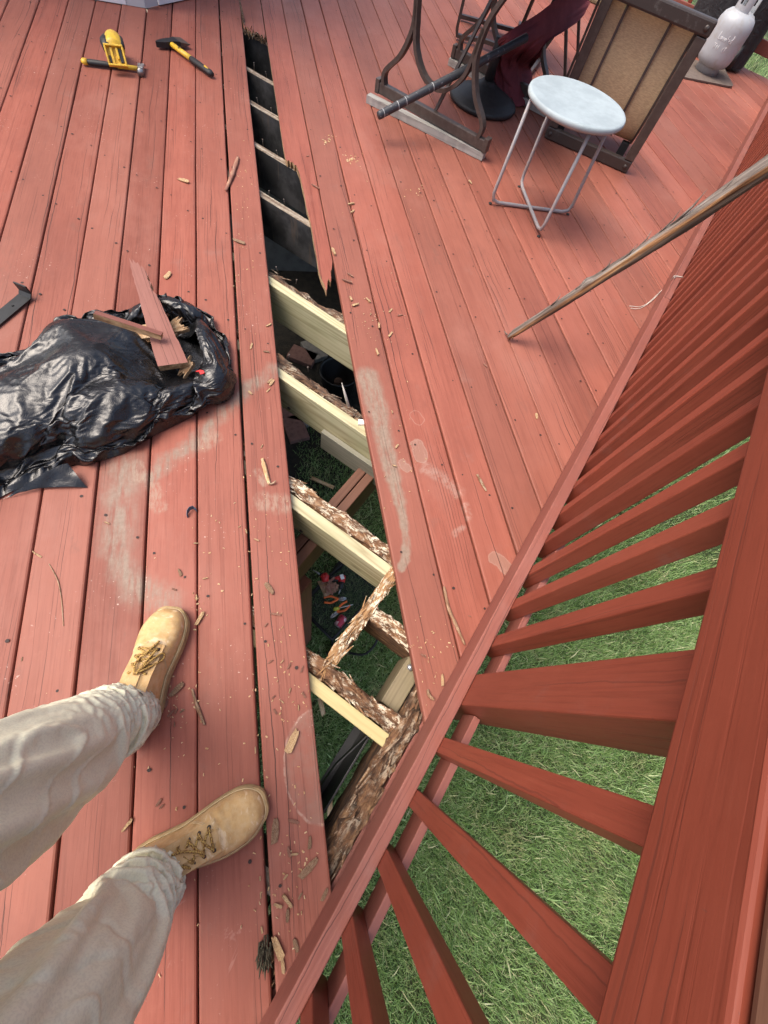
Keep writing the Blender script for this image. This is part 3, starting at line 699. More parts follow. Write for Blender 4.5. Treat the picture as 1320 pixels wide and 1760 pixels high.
# loose splinter sticking up beside the middle joist
b = B(); p = UV(.85, -.50, -.03); b.tube([p, p + Vector((-.015, .012, .05)), p + Vector((-.03, .03, .10))], [.006, .005, .001], 5)
b.obj('splinter', plain('bleached splinter', (.6, .56, .5), .8), deck, 'bleached splinter standing on the crumbling middle joist')
b = B(); b.prism([(-.014, -.010), (.012, -.012), (.016, .008), (-.010, .012)], -.030, -.022, Matrix.Translation((at(621, 727, -.03).x, at(621, 727, -.03).y, 0)))
b.obj('paint_flake', plain('white paint flake', (.85, .84, .82), .6), deck, 'white paint flake on the middle pine joist')
# black flashing strip hanging beside the rotten rim
M_blk = plain('black plastic', (.012, .012, .013), .35, 0, .3, 20)
fl = empty('flashing_strip', UV(-.15, .2, -.2), R(-45), 'black plastic flashing strip peeled off beside the rotten rim', 'flashing')
b = B(); b.box(.004, .010, -.30, .17, -.10, .085, .001); b.box(-.022, .008, -.16, .16, -.104, -.100, .0); 
b.bar([(.000, .16, .08), (-.03, .05, .07), (-.034, -.04, .05), (-.01, -.12, .06)], .035, .003, (0, 0, 1))
b.obj('strip', M_blk, fl)

# ------------------------------------------------------------------ railing
rail = empty('railing', UV(.24, .33, 0), R(-45), 'long red wooden deck railing with square balusters along the lawn side', 'railing')
RM = rail.matrix_basis.copy()
def railp(b, name, mat, label=None):
    me = b.mesh(name); me.transform(Matrix.Translation((-.33, -.24, 0))); return link(name, me, mat, rail, label)
VI0, VI1 = .2935, .3294
POSTS = [.2395, 6.92, -2.0]
cuts = [(-2.4, 2.33), (2.334, 7.0)]
for a_, c_ in cuts:
    b = B(); b.box(VI0, VI1, a_, c_, .0025, .096, .003); railp(b, 'bottom_rail', M_rail)
    b = B(); b.box(VI0, VI1, a_, c_, .8066, .898, .004); railp(b, 'top_rail', M_top)
for a_, c_ in ((-1.953, .193), (.286, 6.873)):
    b = B(); b.box(.3705, .3895, a_, c_, .009, .096, .002); railp(b, 'outer_bottom_rail', M_rail)
    b = B(); b.box(.3705, .3895, a_, c_, .8066, .898, .002); railp(b, 'outer_top_rail', M_rail)
b = B(); b.box(.2975, .437, -2.4, 7.02, .9005, .939, .006); railp(b, 'rail_cap', M_cap, 'brown weathered flat cap board on the top rail')
for u_ in POSTS:
    b = B(); b.box(.3298, .4188, u_ - .0445, u_ + .0445, -.30, .8995, .0035); railp(b, 'rail_post', M_bal)
b = B(); b.box(.330, .370, -.019, .019, .006, .897, .0022); me0 = b.mesh('baluster')
for u_ in [.388 + .1272 * k for k in range(51)] + [.089 - .1285 * k for k in range(16)]:
    o = link('baluster', me0, M_bal, rail); o.location = (-.33, u_ - .24, 0)
    o.rotation_euler = (0, 0, R(rng.uniform(-1.2, 1.2)))
    o.location += Vector((.35 - .35 * math.cos(o.rotation_euler.z), -.35 * math.sin(o.rotation_euler.z), 0))
# far railing across the end of the deck
fr = empty('railing', UV(7.0, -2.0, 0), R(-45), 'short red wooden railing crossing the far end of the deck behind the grill', 'railing')
b = B(); b.box(-4, 2.28, .005, .041, .10, .19, .003); b.obj('bottom_rail', M_rail, fr)
b = B(); b.box(-4, 2.28, .005, .041, .81, .90, .003); b.obj('top_rail', M_rail, fr)
b = B(); b.box(-.019, .019, .043, .081, .10, .9, .002); me1 = b.mesh('baluster')
for k in range(46):
    o = link('baluster', me1, M_bal, fr); o.location = (2.15 - .1272 * k, 0, 0)

# ------------------------------------------------------------------ white bay of the house
bay = empty('house_bay', (-.57, 4.03, 0), 0, 'white sided corner of a house bay touching the far deck boards', 'house')
M_wh = plain('white vinyl siding', (.78, .79, .80), .45, 0, .06, 8)
M_trim = plain('grey corner trim', (.52, .53, .54), .45, 0, .12, 14)
b = B(); b.box(-3.2, -.10, .012, .05, 0, 2.6, 0); b.obj('wall', M_wh, bay)
M_shade_wall = plain('added concrete', (.16, .155, .145), .9, 0, .3, 8, .4)
fw = empty('added_shade_wall', (-2.6, 1.0, GZ), 0, 'added concrete wall, unseen, keeping side light from under the deck', 'wall')  # unseen wall, added to block light reaching the ground under the deck
b = B(); b.box(-.1, .1, -4.5, 3.2, .006, 2.06, .004); b.box(.12, 5.6, 3.9, 4.1, .006, 2.06, .004); b.obj('wall', M_shade_wall, fw)
d45 = Matrix.Rotation(R(45), 4, 'Z')
b = B(); b.box(.10, .95, .012, .05, 0, 2.6, 0, d45); b.obj('wall', M_wh, bay)
b = B(); b.box(.672, .72, .672, 3.9, 0, 2.6, 0); b.obj('wall', M_wh, bay)
for k in range(16):
    z0 = .14 + k * .15
    b = B(); b.prism([(-3.2, .0), (-.10, .0), (-.10, .011), (-3.2, .011)], z0, z0 + .146); b.obj('siding_panel', M_wh, bay)
    b = B(); b.box(.10, .95, .0, .011, z0, z0 + .146, 0, d45); b.obj('siding_panel', M_wh, bay)
b = B(); b.prism([(-.098, -.012), (.0, -.012), (.0, .0), (.0, .04), (-.098, .04)], 0.004, 2.6); b.prism([(.0, -.012), (.0055, -.012), (.075, .057), (.068, .064), (.0, .001)], 0.004, 2.6)
b.obj('corner_trim', M_trim, bay)
b = B(); b.box(-3.2, -.10, -.014, .0105, .004, .135, .002); b.box(.10, .95, -.014, .0105, .004, .135, .002, d45); b.obj('skirt_board', plain('white skirt board', (.8, .81, .82), .4, 0, .08, 10), bay)

# ------------------------------------------------------------------ person: khaki trousers and tan boots
person = empty('person', (-.36, -.09, 0), 0, 'person in khaki work trousers and tan lace-up boots standing on the deck', 'person')
PO = Vector((-.36, -.09, 0))
def child(b, name, mat, root, label=None):
    """build in world coordinates, parent to an unrotated or rotated root"""
    me = b.mesh(name); me.transform(root.matrix_basis.inverted()); return link(name, me, mat, root, label)
n = NT('khaki cotton'); co = n('TexCoord').outputs['Object']
wv = n('TexWave', {'Vector': co, 'Scale': 260, 'Distortion': 1.5, 'Detail': 1}, bands_direction='DIAGONAL').outputs['Fac']
f = n.noise(co, 14, 5, .6)
c = n.mix(n.ss(f, .35, .7), (.78, .755, .56), (.74, .71, .52))
c = n.mix(n.math('MULTIPLY', n.ss(n.noise(co, 5, 6, .7), .56, .78), .20), c, (.40, .34, .25))
zz = n('SeparateXYZ', {0: co}).outputs[2]; c = n.mix(n.math('MULTIPLY', n.math('MULTIPLY', n.ss(zz, .16, .06), n.ss(n.noise(co, 26, 6, .7), .40, .62)), .45), c, (.27, .20, .13)); c = n.mix(n.math('MULTIPLY', n.ss(n.noise(co, 300, 2, .5), .45, .6), .14), c, (.30, .27, .2))
M_kh = n.out(c, .85, n.math('ADD', n.math('MULTIPLY', n.noise(co, 420, 2, .5), .25), n.math('MULTIPLY', n.noise(co, 30, 3, .5), .5)), .22, .0016)
def trouser_leg(b, A, hip, seed):
    A = refine(A[:int(np.argmax(A[:, :, 2].mean(1) > .70))]); n0, NA = A.shape[:2]; vs = []
    for i in range(n0):
        r = [Vector(p) for p in A[i]]; cpt = sum(r, Vector()) / NA
        for k, p in enumerate(r):
            a = 2 * math.pi * k / NA; ca, sa = math.cos(a), math.sin(a); rd = p - cpt; rd.z = 0; rd.normalize(); z = p.z
            n3 = noise.noise(Vector((ca * 4 + seed, sa * 4, z * 70))); wp = .3 * noise.noise(Vector((ca * 1.3 + seed * 3, sa * 1.3, z * 6)))
            n1 = noise.noise(Vector((ca * .9 + seed * 5.3, sa * .9, z * 8.5 + 1.3 * math.sin(a + seed) + wp * 2))) + .06 * n3
            kn = min(1, max(0, (z - .20) / .14))
            vs.append(p + rd * (kn * (.0040 * math.exp(-(n1 / .10) ** 2) - .0022 * math.exp(-((n1 - .15) / .035) ** 2)) + .0005 * n3 + kn * .007 * noise.noise(Vector((ca + seed, sa, z * 6)))))
    last = vs[-NA:]; cl_ = sum(last, Vector()) / NA; hip = Vector(hip)
    for j in range(1, 9):
        t = j / 8
        for k in range(NA):
            o_ = last[k] - cl_; o_.z = 0; vs.append(cl_.lerp(hip, t) + o_.lerp(o_.normalized() * .112, t))
    n0 += 8
    fs = [(i * NA + k, i * NA + (k + 1) % NA, (i + 1) * NA + (k + 1) % NA, (i + 1) * NA + k) for i in range(n0 - 1) for k in range(NA)]
    m = len(vs); c0 = sum(vs[:NA], Vector()) / NA            # turned-in hem
    for k in range(NA): vs.append(vs[k] + (c0 - vs[k]) * .05 + Vector((0, 0, .001)))
    for k in range(NA): vs.append(vs[m + k] + (c0 - vs[m + k]) * .03 + Vector((0, 0, .05)))
    for k in range(NA):
        k2 = (k + 1) % NA; fs.append((k2, k, m + k, m + k2)); fs.append((m + k2, m + k, m + NA + k, m + NA + k2))
    b.add(vs, fs, None, 0, True); return vs, NA
b = B()
v1, NA = trouser_leg(b, CLOTH[0], (-.490, -.165, .86), 1)
v2, NA = trouser_leg(b, CLOTH[1], (-.405, -.345, .86), 2)
hp = []
for i, (z_, r1, r2) in enumerate([(.80, .02, .02), (.83, .15, .19), (.90, .155, .215), (.97, .15, .205), (1.03, .14, .19)]):
    for k in range(40):
        a = 2 * math.pi * k / 40; hp.append(Vector((-.448, -.256, z_)) + Matrix.Rotation(R(-25), 3, 'Z') @ Vector((r1 * math.cos(a), r2 * math.sin(a), 0)))
b.add(hp, [(i * 40 + k, i * 40 + (k + 1) % 40, (i + 1) * 40 + (k + 1) % 40, (i + 1) * 40 + k) for i in range(4) for k in range(40)] + [tuple(range(160, 200))], None, 0, True)
tro = child(b, 'trousers', M_kh, person)
# knee panel seams: raised double rows of thread that follow the cloth
b = B(); M_th = plain('khaki seam thread', (.46, .41, .30), .8)
def seam(vs, NL_, fn, k0, k1):
    for off in (0, 1.2):
        pts = []
        for k in range(k0, k1):
            t = fn(k) * NL_ + off; i = int(t); q_ = t - i
            p = vs[i * NA + k % NA].lerp(vs[(i + 1) * NA + k % NA], q_); cpt = vs[i * NA + (k + NA // 2) % NA]
            pts.append(p + (p - cpt).normalized() * .0002)
        b.tube(pts, .0007, 5)
seam(v1, 1, lambda k: 6, -80, 80); seam(v2, 1, lambda k: 6, -80, 80)
ob_seam = child(b, 'seam', M_th, person); ob_seam['kind'] = 'stuff'; ob_seam.parent = tro; ob_seam.matrix_parent_inverse = Matrix()

# boots
n = NT('tan nubuck'); co = n('TexCoord').outputs['Object']
f = n.noise(co, 22, 5, .65); g_ = n.noise(co, 240, 3, .6)
c = n.mix(n.ss(f, .35, .68), (.62, .405, .175), (.47, .285, .11))
sc = n.math('MULTIPLY', n.ss(n.noise(n.vmul(co, (1, 2.4, 1)), 24, 4, .6, None, 1.4), .56, .66), n.ss(n('SeparateXYZ', {0: co}).outputs[1], .13, .19))
c = n.mix(n.math('MULTIPLY', sc, .62), c, (.76, .62, .42)); c = n.mix(n.math('MULTIPLY', n.ss(n.noise(co, 70, 7, .75), .42, .62), .30), c, (.66, .53, .33))
c = n.mix(n.math('MULTIPLY', n.ss(n.noise(co, 45, 6, .75), .60, .72), .45), c, (.22, .13, .06))
M_nub = n.out(c, .8, n.math('ADD', n.math('MULTIPLY', g_, .4), f), .35, .0025)
M_sole = plain('boot sole', (.40, .275, .125), .75, 0, .35, 30, .3)
M_welt = plain('welt stitching', (.60, .47, .27), .7, 0, .2, 80)
M_lace = None
n = NT('gold and brown lace'); co = n('TexCoord').outputs['Object']
st_ = n.ss(n.noise(co, 420, 2, .5), .46, .54)
M_lace = n.out(n.mix(st_, (.17, .08, .02), (.50, .33, .09)), .7)
M_eye = plain('dark eyelet', (.09, .075, .06), .35, .7)
BY = [0, .003, .012, .035, .065, .10, .135, .165, .195, .225, .252, .272, .286, .295, .2995, .301]
BWL = [.006, .014, .025, .034, .0375, .0365, .037, .042, .047, .049, .0475, .0415, .0335, .0245, .0150, .006]
BH = [.060, .068, .080, .105, .125, .130, .118, .100, .088, .080, .074, .068, .060, .050, .041, .034]
BC = [0, 0, 0, 0, 0, -.001, -.002, -.002, -.001, .001, .003, .005, .006, .006, .006, .006]
def lin(X, Y, x):
    for i in range(len(X) - 1):
        if x <= X[i + 1]:
            t = (x - X[i]) / (X[i + 1] - X[i]); t = max(0, min(1, t)); t2 = t
            return Y[i] + (Y[i + 1] - Y[i]) * t2
    return Y[-1]
def boot(loc, heading, mirror, bow, L=1.0):
    bt = empty('boot', (0, 0, 0), 0); bt.parent = person
    m_ = -1 if mirror else 1
    def surf(y, a):     # a: 0 right edge .. pi left edge
        w_ = lin(BY, BWL, y); h_ = lin(BY, BH, y); c_ = lin(BY, BC, y) * m_
        ex = .72 + .35 * max(0, min(1, 1 - abs(y - .15) / .08))
        ca, sa = math.cos(a), math.sin(a)
        x = c_ + w_ * math.copysign(abs(ca) ** .85, ca); z = .030 + (h_ - .030) * abs(sa) ** ex
        return Vector((x, y, z))
    b = B(); vs, fs = [], []; NY, NA_ = 84, 40
    for i in range(NY + 1):
        y = .301 * (1 - (1 - i / NY) ** 1.25) if i > NY * .5 else .301 * (1 - (1 - i / NY) ** 1.25)
        for k in range(NA_ + 1):
            p = surf(y, math.pi * k / NA_)
            cre = .0026 * math.sin((y + .010 * math.cos(math.pi * k / NA_ * 2)) * 330) * math.exp(-((y - .205) / .018) ** 2)
            p += Vector((0, 0, cre + .0016 * noise.noise(p * 34) + .0011 * noise.noise(p * 80)))
            if abs(y - .236) < .0016: p.z -= .0006
            vs.append(p)
    for i in range(NY):
        for k in range(NA_): fs.append((i * (NA_ + 1) + k, i * (NA_ + 1) + k + 1, (i + 1) * (NA_ + 1) + k + 1, (i + 1) * (NA_ + 1) + k))
    b.add(vs, fs, None, 0, True)
    up = b.obj('upper', M_nub, bt)
    def outline(g):
        r1 = [(lin(BY, BC, y) * m_ + lin(BY, BWL, y) + g, y) for y in .1505 - .1505 * np.cos(np.linspace(0, math.pi, 44))]
        l1 = [(lin(BY, BC, y) * m_ - lin(BY, BWL, y) - g, y) for y in .1505 + .1505 * np.cos(np.linspace(0, math.pi, 44))]
        o_ = [(x, y + g * max(0, (y - .29) / .011) - g * max(0, (.01 - y) / .01)) for x, y in r1 + l1]
        return o_
    b = B(); O1, O2, O3 = outline(.004), outline(.0065), outline(.003); n_ = len(O1)
    lv = [(O3, .0), (O2, .004), (O2, .017), (O1, .0185), (O1, .021), (O2, .0225), (O2, .031), (O3, .033)]
    vs = [(x, y, z) for O, z in lv for x, y in O]
    fs = [(i * n_ + k, i * n_ + (k + 1) % n_, (i + 1) * n_ + (k + 1) % n_, (i + 1) * n_ + k) for i in range(len(lv) - 1) for k in range(n_)]
    b.add(vs, fs + [tuple(range(n_)), tuple((len(lv) - 1) * n_ + k for k in range(n_))], None, 0, False)
    b.obj('sole', M_sole, bt)
    b = B(); pts = [(x * .985, y * .985 + .002, .0338) for x, y in outline(.0035)]
    b.tube(pts + pts[:1], .0011, 5); b.obj('welt', M_welt, bt)
    # tongue, quarters edge stitching, eyelets, laces
    def on(y, xo, lift=.0):
        w_ = lin(BY, BWL, y); a = math.acos(max(-1, min(1, xo / w_)));  p = surf(y, a); p.z += lift; return p
    for s_ in (-1, 1):
        b = B(); pts = [on(y, s_ * .0125, -.0006) for y in np.linspace(.205, .10, 16)]
        pts = [on(.2055, s_ * .004, .001)] + pts
        b.bar([p + Vector((s_ * .0075, 0, -.0020)) for p in pts], .016, .0018, (s_ * 1, 0, -.28)); b.obj('quarter', M_nub, bt)
    b = B(); b.bar([on(y, 0, .0016) for y in np.linspace(.206, .11, 12)], .020, .002, (1, 0, 0)); b.obj('tongue', M_nub, bt)
    EY = [.194, .175, .156, .137]
    eb = B()
    for y in EY:
        for s_ in (-1, 1):
            p = on(y, s_ * .018, .0016); eb.lathe([(.0018, 0), (.0040, .0002), (.0042, .0014), (.0020, .0018)], 10, Matrix.Translation(p) @ Matrix.Rotation(s_ * R(28), 4, 'Y'))
    eb.obj('eyelets', M_eye, bt)
    b = B()
    for s_ in (-1, 1):
        for off in (0, .0035):
            P_ = [surf(y, (.5 * math.pi - s_ * a_)) + Vector((0, 0, .0004)) for y, a_ in zip(np.linspace(.2075 + off, .150 + off, 18), np.linspace(.10, 1.42, 18))]
            b.tube(P_, .00075, 5)
    P_ = [surf(y, a_) + Vector((0, 0, .0004)) for y, a_ in zip([.06] * 14, np.linspace(.25, 1.3, 14))]; b.tube(P_, .0008, 5)
    tag(b.obj('stitching', M_welt, bt), kind='stuff')
    b = B(); r_ = random.Random(3 + mirror)
    for i in range(len(EY) - 1):
        for s_ in (-1, 1):
            p, q_ = on(EY[i], s_ * .017, .0048), on(EY[i + 1], -s_ * .017, .0050)
            mid = (p + q_) / 2 + Vector((r_.uniform(-.002, .002), r_.uniform(-.004, .004), .003 + .002 * (s_ > 0)))
            b.tube([p + Vector((0, 0, -.003)), p + Vector((0, 0, .0006)), p.lerp(mid, .5) + Vector((0, 0, .0012)), mid, q_.lerp(mid, .5) + Vector((0, 0, .0012)), q_ + Vector((0, 0, .0006)), q_ + Vector((0, 0, -.003))], .0025, 7)
    p, q_ = on(EY[0], -.017, .005), on(EY[0], .017, .005)
    b.tube([p, p.lerp(q_, .5) + Vector((0, .001, .003)), q_], .0025, 7)
    if bow:
        o_ = on(.135, 0, .010)
        def sm(P_): P_ = [Vector(x) for x in P_]; return [bez(P_, t / 18) for t in range(19)]
        b.tube(sm([o_, on(.155, .010, .012), on(.182, .026, .010), on(.186, .034, .010), on(.172, .034, .008), on(.150, .016, .010), o_]), .0025, 7)
        b.tube(sm([o_, on(.16, -.006, .012), on(.185, .002, .009), on(.214, .014, .005)]), .0025, 7)
        b.tube(sm([o_ + Vector((.004, 0, 0)), on(.16, .008, .012), on(.19, .016, .008)]), .0025, 7)
    else:
        o_ = on(.130, .004, .010)
        def sm(P_): P_ = [Vector(x) for x in P_]; return [bez(P_, t / 18) for t in range(19)]
        b.tube(sm([o_, on(.145, .016, .008), on(.150, .032, .007), on(.140, .040, .004)]), .0025, 7)
        b.tube(sm([on(.12, .008, .01), on(.132, .026, .008), on(.138, .041, .003)]), .0025, 7)
        b.tube(sm([on(.128, -.012, .009), on(.150, -.006, .010), on(.178, .010, .008)]), .0025, 7)
    b.obj('lace', M_lace, bt)
    M = Matrix.Translation(Vector(loc) - PO) @ Matrix.Rotation(heading - math.pi / 2, 4, 'Z') @ Matrix.Diagonal((L * 1.03, L, L * .96, 1))
    bt.matrix_basis = M
    return bt
def heel_from(toe, heading, L): return (toe[0] - math.cos(heading) * L, toe[1] - math.sin(heading) * L, .0022)
boot(heel_from((-.342, .274), R(76), .302), R(76), False, True)
boot(heel_from((-.128, -.214), R(13), .302), R(13), True, False)

# ------------------------------------------------------------------ black rubbish bag
n = NT('black refuse plastic'); co = n('TexCoord').outputs['Object']
wr = n.noise(co, 16, 3, .6, None, 1.6)
cw = n('VectorMath', {0: n('TexNoise', {'Vector': co, 'Scale': 9, 'Detail': 2}).outputs['Color'], 1: (.10, .10, .10), 2: co}, operation='MULTIPLY_ADD').outputs[0]
rid = n.math('ABSOLUTE', n.math('SUBTRACT', n.noise(n.vmul(cw, (.55, 1.5, 1)), 58, 3, .55), .5))
rid2 = n.math('ABSOLUTE', n.math('SUBTRACT', n.noise(n.vmul(cw, (1.8, .7, 1)), 110, 3, .55), .5))
rid3 = n.math('ABSOLUTE', n.math('SUBTRACT', n.noise(cw, 210, 2, .5), .5))
h = n.math('ADD', n.math('MULTIPLY', rid, -1.2), n.math('ADD', n.math('MULTIPLY', rid2, -.75), n.math('MULTIPLY', rid3, -.35)))
M_bag = n.out((.0035, .0035, .0042), n.math('MULTIPLY_ADD', wr, .16, .20), h, .34, .0045, None, .55)
n.p.inputs['Coat Weight'].default_value = .25; n.p.inputs['Coat Roughness'].default_value = .20; n.p.inputs['Coat IOR'].default_value = 1.6
bag = empty('rubbish_bag', tuple(at(190, 690)), 0, 'crumpled black plastic rubbish bag filled with torn-out boards', 'rubbish bag')
mo = at(288, 582, .08); A = refine(CLOTH[2]); n0, n1 = A.shape[:2]; vs = []
for i in range(n0):
    for k in range(n1):
        p = Vector(A[i, k]); w_ = min(1, (n0 - 1 - i) / 12)
        q1 = noise.noise(Vector((p.x * 30, p.y * 50, 8))); q2 = noise.noise(p * 85)
        p.z += w_ * (.0009 * max(0, 1 - abs(q1) * 4) - .0007 * max(0, 1 - abs(q1 - .2) * 9) + .0004 * max(0, 1 - abs(q2) * 4))
        p.z = max(p.z, .0035); vs.append(p)
b = B(); b.add(vs, [(i * n1 + k, i * n1 + (k + 1) % n1, (i + 1) * n1 + (k + 1) % n1, (i + 1) * n1 + k) for i in range(n0 - 1) for k in range(n1)], None, 0, True); child(b, 'bag_skin', M_bag, bag)
b = B(); vs = []; NB = 90
for i in range(14):
    for k in range(NB):
        p = Vector(A[n0 - 1, int(k * n1 / NB)]); q_ = Vector((mo.x, mo.y, 0)).lerp(p, .985 * i / 13); q_.z = .003 + .012 * abs(noise.noise(q_ * 22)) * (1 - i / 13); vs.append(q_)
b.add(vs, [(i * NB + k, i * NB + (k + 1) % NB, (i + 1) * NB + (k + 1) % NB, (i + 1) * NB + k) for i in range(13) for k in range(NB)], None, 0, True); child(b, 'bag_lining', M_bag, bag)
# loose flap of the bag's bottom corner and rolled lip of the mouth
b = B(); q1, q2, q3, q4 = at(2, 858, .004), at(120, 800, .03), at(150, 838, .004), at(60, 838, .012)
NF = 14; vs, fs = [], []
for i in range(NF + 1):
    for k in range(NF + 1):
        s, t = i / NF, k / NF; p = q1.lerp(q2, s).lerp(q4.lerp(q3, s), t); p.z += .012 * noise.noise(p * 30) + .02 * s * (1 - t) ; p.z = max(p.z, .003); vs.append(p)
for i in range(NF):
    for k in range(NF): fs.append((i * (NF + 1) + k, i * (NF + 1) + k + 1, (i + 1) * (NF + 1) + k + 1, (i + 1) * (NF + 1) + k))
b.add(vs, fs, None, 0, True); child(b, 'bag_flap', M_bag, bag)
b = B(); q_ = at(346, 638, .10); b.bar([q_ + Vector((-.012, .008, -.006)), q_, q_ + Vector((.004, -.014, .003))], .014, .002, (1, .4, 0)); child(b, 'drawstring', plain('red drawstring', (.75, .05, .05), .4), bag)

def splint_board(name, p0, p1, wd, th, mats, label, cat, jag0=.0, jag1=.0, seed=1, group=None, updir=(0, 0, 1)):
    """a flat piece of torn board from p0 to p1 with ragged ends"""
    r_ = random.Random(seed); p0, p1 = Vector(p0), Vector(p1); L = (p1 - p0).length; y = (p1 - p0).normalized()
    z = Vector(updir); z = (z - y * z.dot(y)).normalized(); x = y.cross(z)
    M = Matrix(((x.x, y.x, z.x, p0.x), (x.y, y.y, z.y, p0.y), (x.z, y.z, z.z, p0.z), (0, 0, 0, 1)))
    k = max(5, int(wd / .006)); poly = []
    for i in range(k + 1): poly.append((-wd / 2 + wd * i / k, -jag0 * r_.random() * (1 if i % 2 else .2)))
    ns = max(2, int(L / .02))
    for i in range(1, ns): poly.append((wd / 2 * (1 - .25 * jag1 / max(L, .01) * 0) + r_.uniform(-.0025, .0015), L * i / ns))
    for i in range(k + 1): poly.append((wd / 2 - wd * i / k, L + jag1 * r_.random() * (1 if i % 2 else .15)))
    for i in range(1, ns): poly.append((-wd / 2 + r_.uniform(-.0015, .0025), L - L * i / ns))
    b = B(); b.prism(poly, -th / 2, th / 2, None, 0, 1)
    o = b.obj(name, mats); o.matrix_basis = M
    return tag(o, label, cat, group)
M_scrapred = painted_wood('scrap stain', 'Y', (.27, .10, .075), (.20, .068, .05), 1.5, .5, None, .7)
c_ = lambda x, y, z: at(140 + x / 5.077, 420 + y / 5.077, z)
# long torn board sticking out of the bag: tapered polygon on a tilted plane
p0, p1 = c_(755, 960, .095), c_(470, 160, .155)
def tapered(name, p0, p1, prof, th, mats, label, cat, up=(0, 0, 1)):
    p0, p1 = Vector(p0), Vector(p1); y = (p1 - p0).normalized(); z = Vector(up); z = (z - y * z.dot(y)).normalized(); x = y.cross(z)
    M = Matrix(((x.x, y.x, z.x, p0.x), (x.y, y.y, z.y, p0.y), (x.z, y.z, z.z, p0.z), (0, 0, 0, 1))); L = (p1 - p0).length
    b = B(); b.prism([(a, t * L) for a, t in prof], -th / 2, th / 2, None, 0, 1); o = b.obj(name, mats); o.matrix_basis = M
    return tag(o, label, cat)
r_ = random.Random(8)
prof = [(-.040, -.12), (.050, -.14)]
prof += [(.048 - .028 * t - .003 * r_.random() - (.010 if .62 < t < .80 else 0) * r_.random(), t) for t in np.linspace(0, .9, 22)]
prof += [(.015, .93), (.012, .90), (.008, .97), (.002, .955), (-.004, 1.01), (-.008, .96), (-.013, 1.03), (-.016, .95)]
prof += [(-.018 - .022 * (1 - t) + .0025 * r_.random(), t) for t in np.linspace(.93, 0, 22)]
bd = tapered('broken_board', p0, p1, prof, .025, [M_scrapred, M_raw], 'long broken red board with a ragged tip sticking up out of the black bag', 'broken board')
tapered('board_strip', c_(700, 800, .135), c_(112, 612, .185), [(-.010, 0), (.011, -.01), (.011, .5), (.0105, .985), (.004, 1.0), (-.004, .985), (-.0095, 1.0), (-.010, .5)], .018, [M_scrapred, M_raw], 'narrow red board strip lying across the mouth of the black bag', 'board strip', (0, .2, 1))
sp = [((330, 800), (690, 745), .055, 1), ((400, 830), (640, 790), .03, 2), ((690, 640), (835, 560), .022, 3), ((760, 790), (850, 700), .05, 4), ((790, 770), (870, 750), .02, 5), ((900, 1110), (950, 1040), .03, 6), ((600, 840), (480, 760), .025, 7)]
SPL = ['broad pale wood scrap under the red strip in the bag mouth', 'narrow pale wood scrap under the red strip in the bag mouth', 'red painted wood scrap behind the long board in the bag', 'split tan wood scrap right of the long board in the bag', 'thin bright splinter right of the long board in the bag', 'short orange wood scrap at the lower end of the bag mouth', 'orange wood scrap left of the long board in the bag']
for (a, c, wd, sd), lb in zip(sp, SPL):
    splint_board('wood_scrap', c_(*a, .060 + .006 * (sd % 3)), c_(*c, .078), wd, .012, [M_raw if sd != 3 else M_scrapred, M_raw], lb, 'wood scrap', .03, .03, sd, 'wood scraps inside the bag')

# ------------------------------------------------------------------ hand tools on the deck
M_yel = plain('yellow plastic', (.80, .50, .035), .42, 0, .25, 60, .1, (.55, .33, .04))
M_blkr = plain('black rubber', (.018, .018, .019), .55, 0, .4, 60)
M_stl = plain('worn steel', (.42, .41, .40), .38, .85, .5, 40, .2, (.22, .20, .19))
M_rust = plain('rusted dark steel', (.10, .085, .075), .55, .6, .4, 50, .3, (.17, .10, .06))
# flat bar
pb = empty('pry_bar', tuple(at(20, 530)), 0, 'black flat pry bar with an upturned claw end at the left edge', 'pry bar')
M_pb = plain('black painted steel', (.020, .022, .024), .45, .3, .3, 40)
b = B(); A0, A1 = at(-95, 625, .006), at(43, 510, .008); dr = (A1 - A0).normalized(); sd = Vector((-dr.y, dr.x, 0))
b.bar([A0, A0.lerp(A1, .5), A0.lerp(A1, .93), A1, A1 + dr * .012 + Vector((0, 0, .012)), A1 + dr * .010 + Vector((0, 0, .042))], .046, .005, sd); child(b, 'shaft', M_pb, pb)
b = B(); q_ = A0.lerp(A1, .84); b.lathe([(.0045, 0), (.0045, .0004)], 14, Matrix.Translation((q_.x, q_.y, q_.z + .0030))); child(b, 'nail_slot', plain('slot shadow black', (.003, .003, .003), .9), pb)
# claw hammer under the cutter
hm = empty('claw_hammer', tuple(at(200, 115)), 0, 'yellow and black claw hammer lying beneath the yellow power tool', 'hammer')
H0, H1 = at(148, 106, .016), at(238, 118, .016); hd = (H1 - H0).normalized()
b = B(); b.tube([H0, H0 + hd * .02, H0 + hd * .10, H0 + hd * .145], [.011, .0155, .0145, .0135], 14, None, 0, True, .8); child(b, 'grip', M_blkr, hm)
b = B(); b.tube([H0 - hd * .022, H0 - hd * .012, H0 + hd * .006], [.008, .0165, .0158], 14, None, 0, True, .8); b.tube([H0 + hd * .14, H1], [.0120, .0115], 12, None, 0, True, .8); child(b, 'handle', M_yel, hm)
b = B(); sdv = Vector((-hd.y, hd.x, 0)); 
b.tube([H1 + hd * .012 - sdv * .045, H1 + hd * .012 - sdv * .030, H1 + hd * .012 - sdv * .026, H1 + hd * .012 - sdv * .012], [.0165, .0165, .012, .012], 16)
b.box(-.014, .014, -.016, .020, -.013, .013, .003, Matrix.Translation(H1 + hd * .012) @ Matrix.Rotation(math.atan2(hd.y, hd.x), 4, 'Z'))
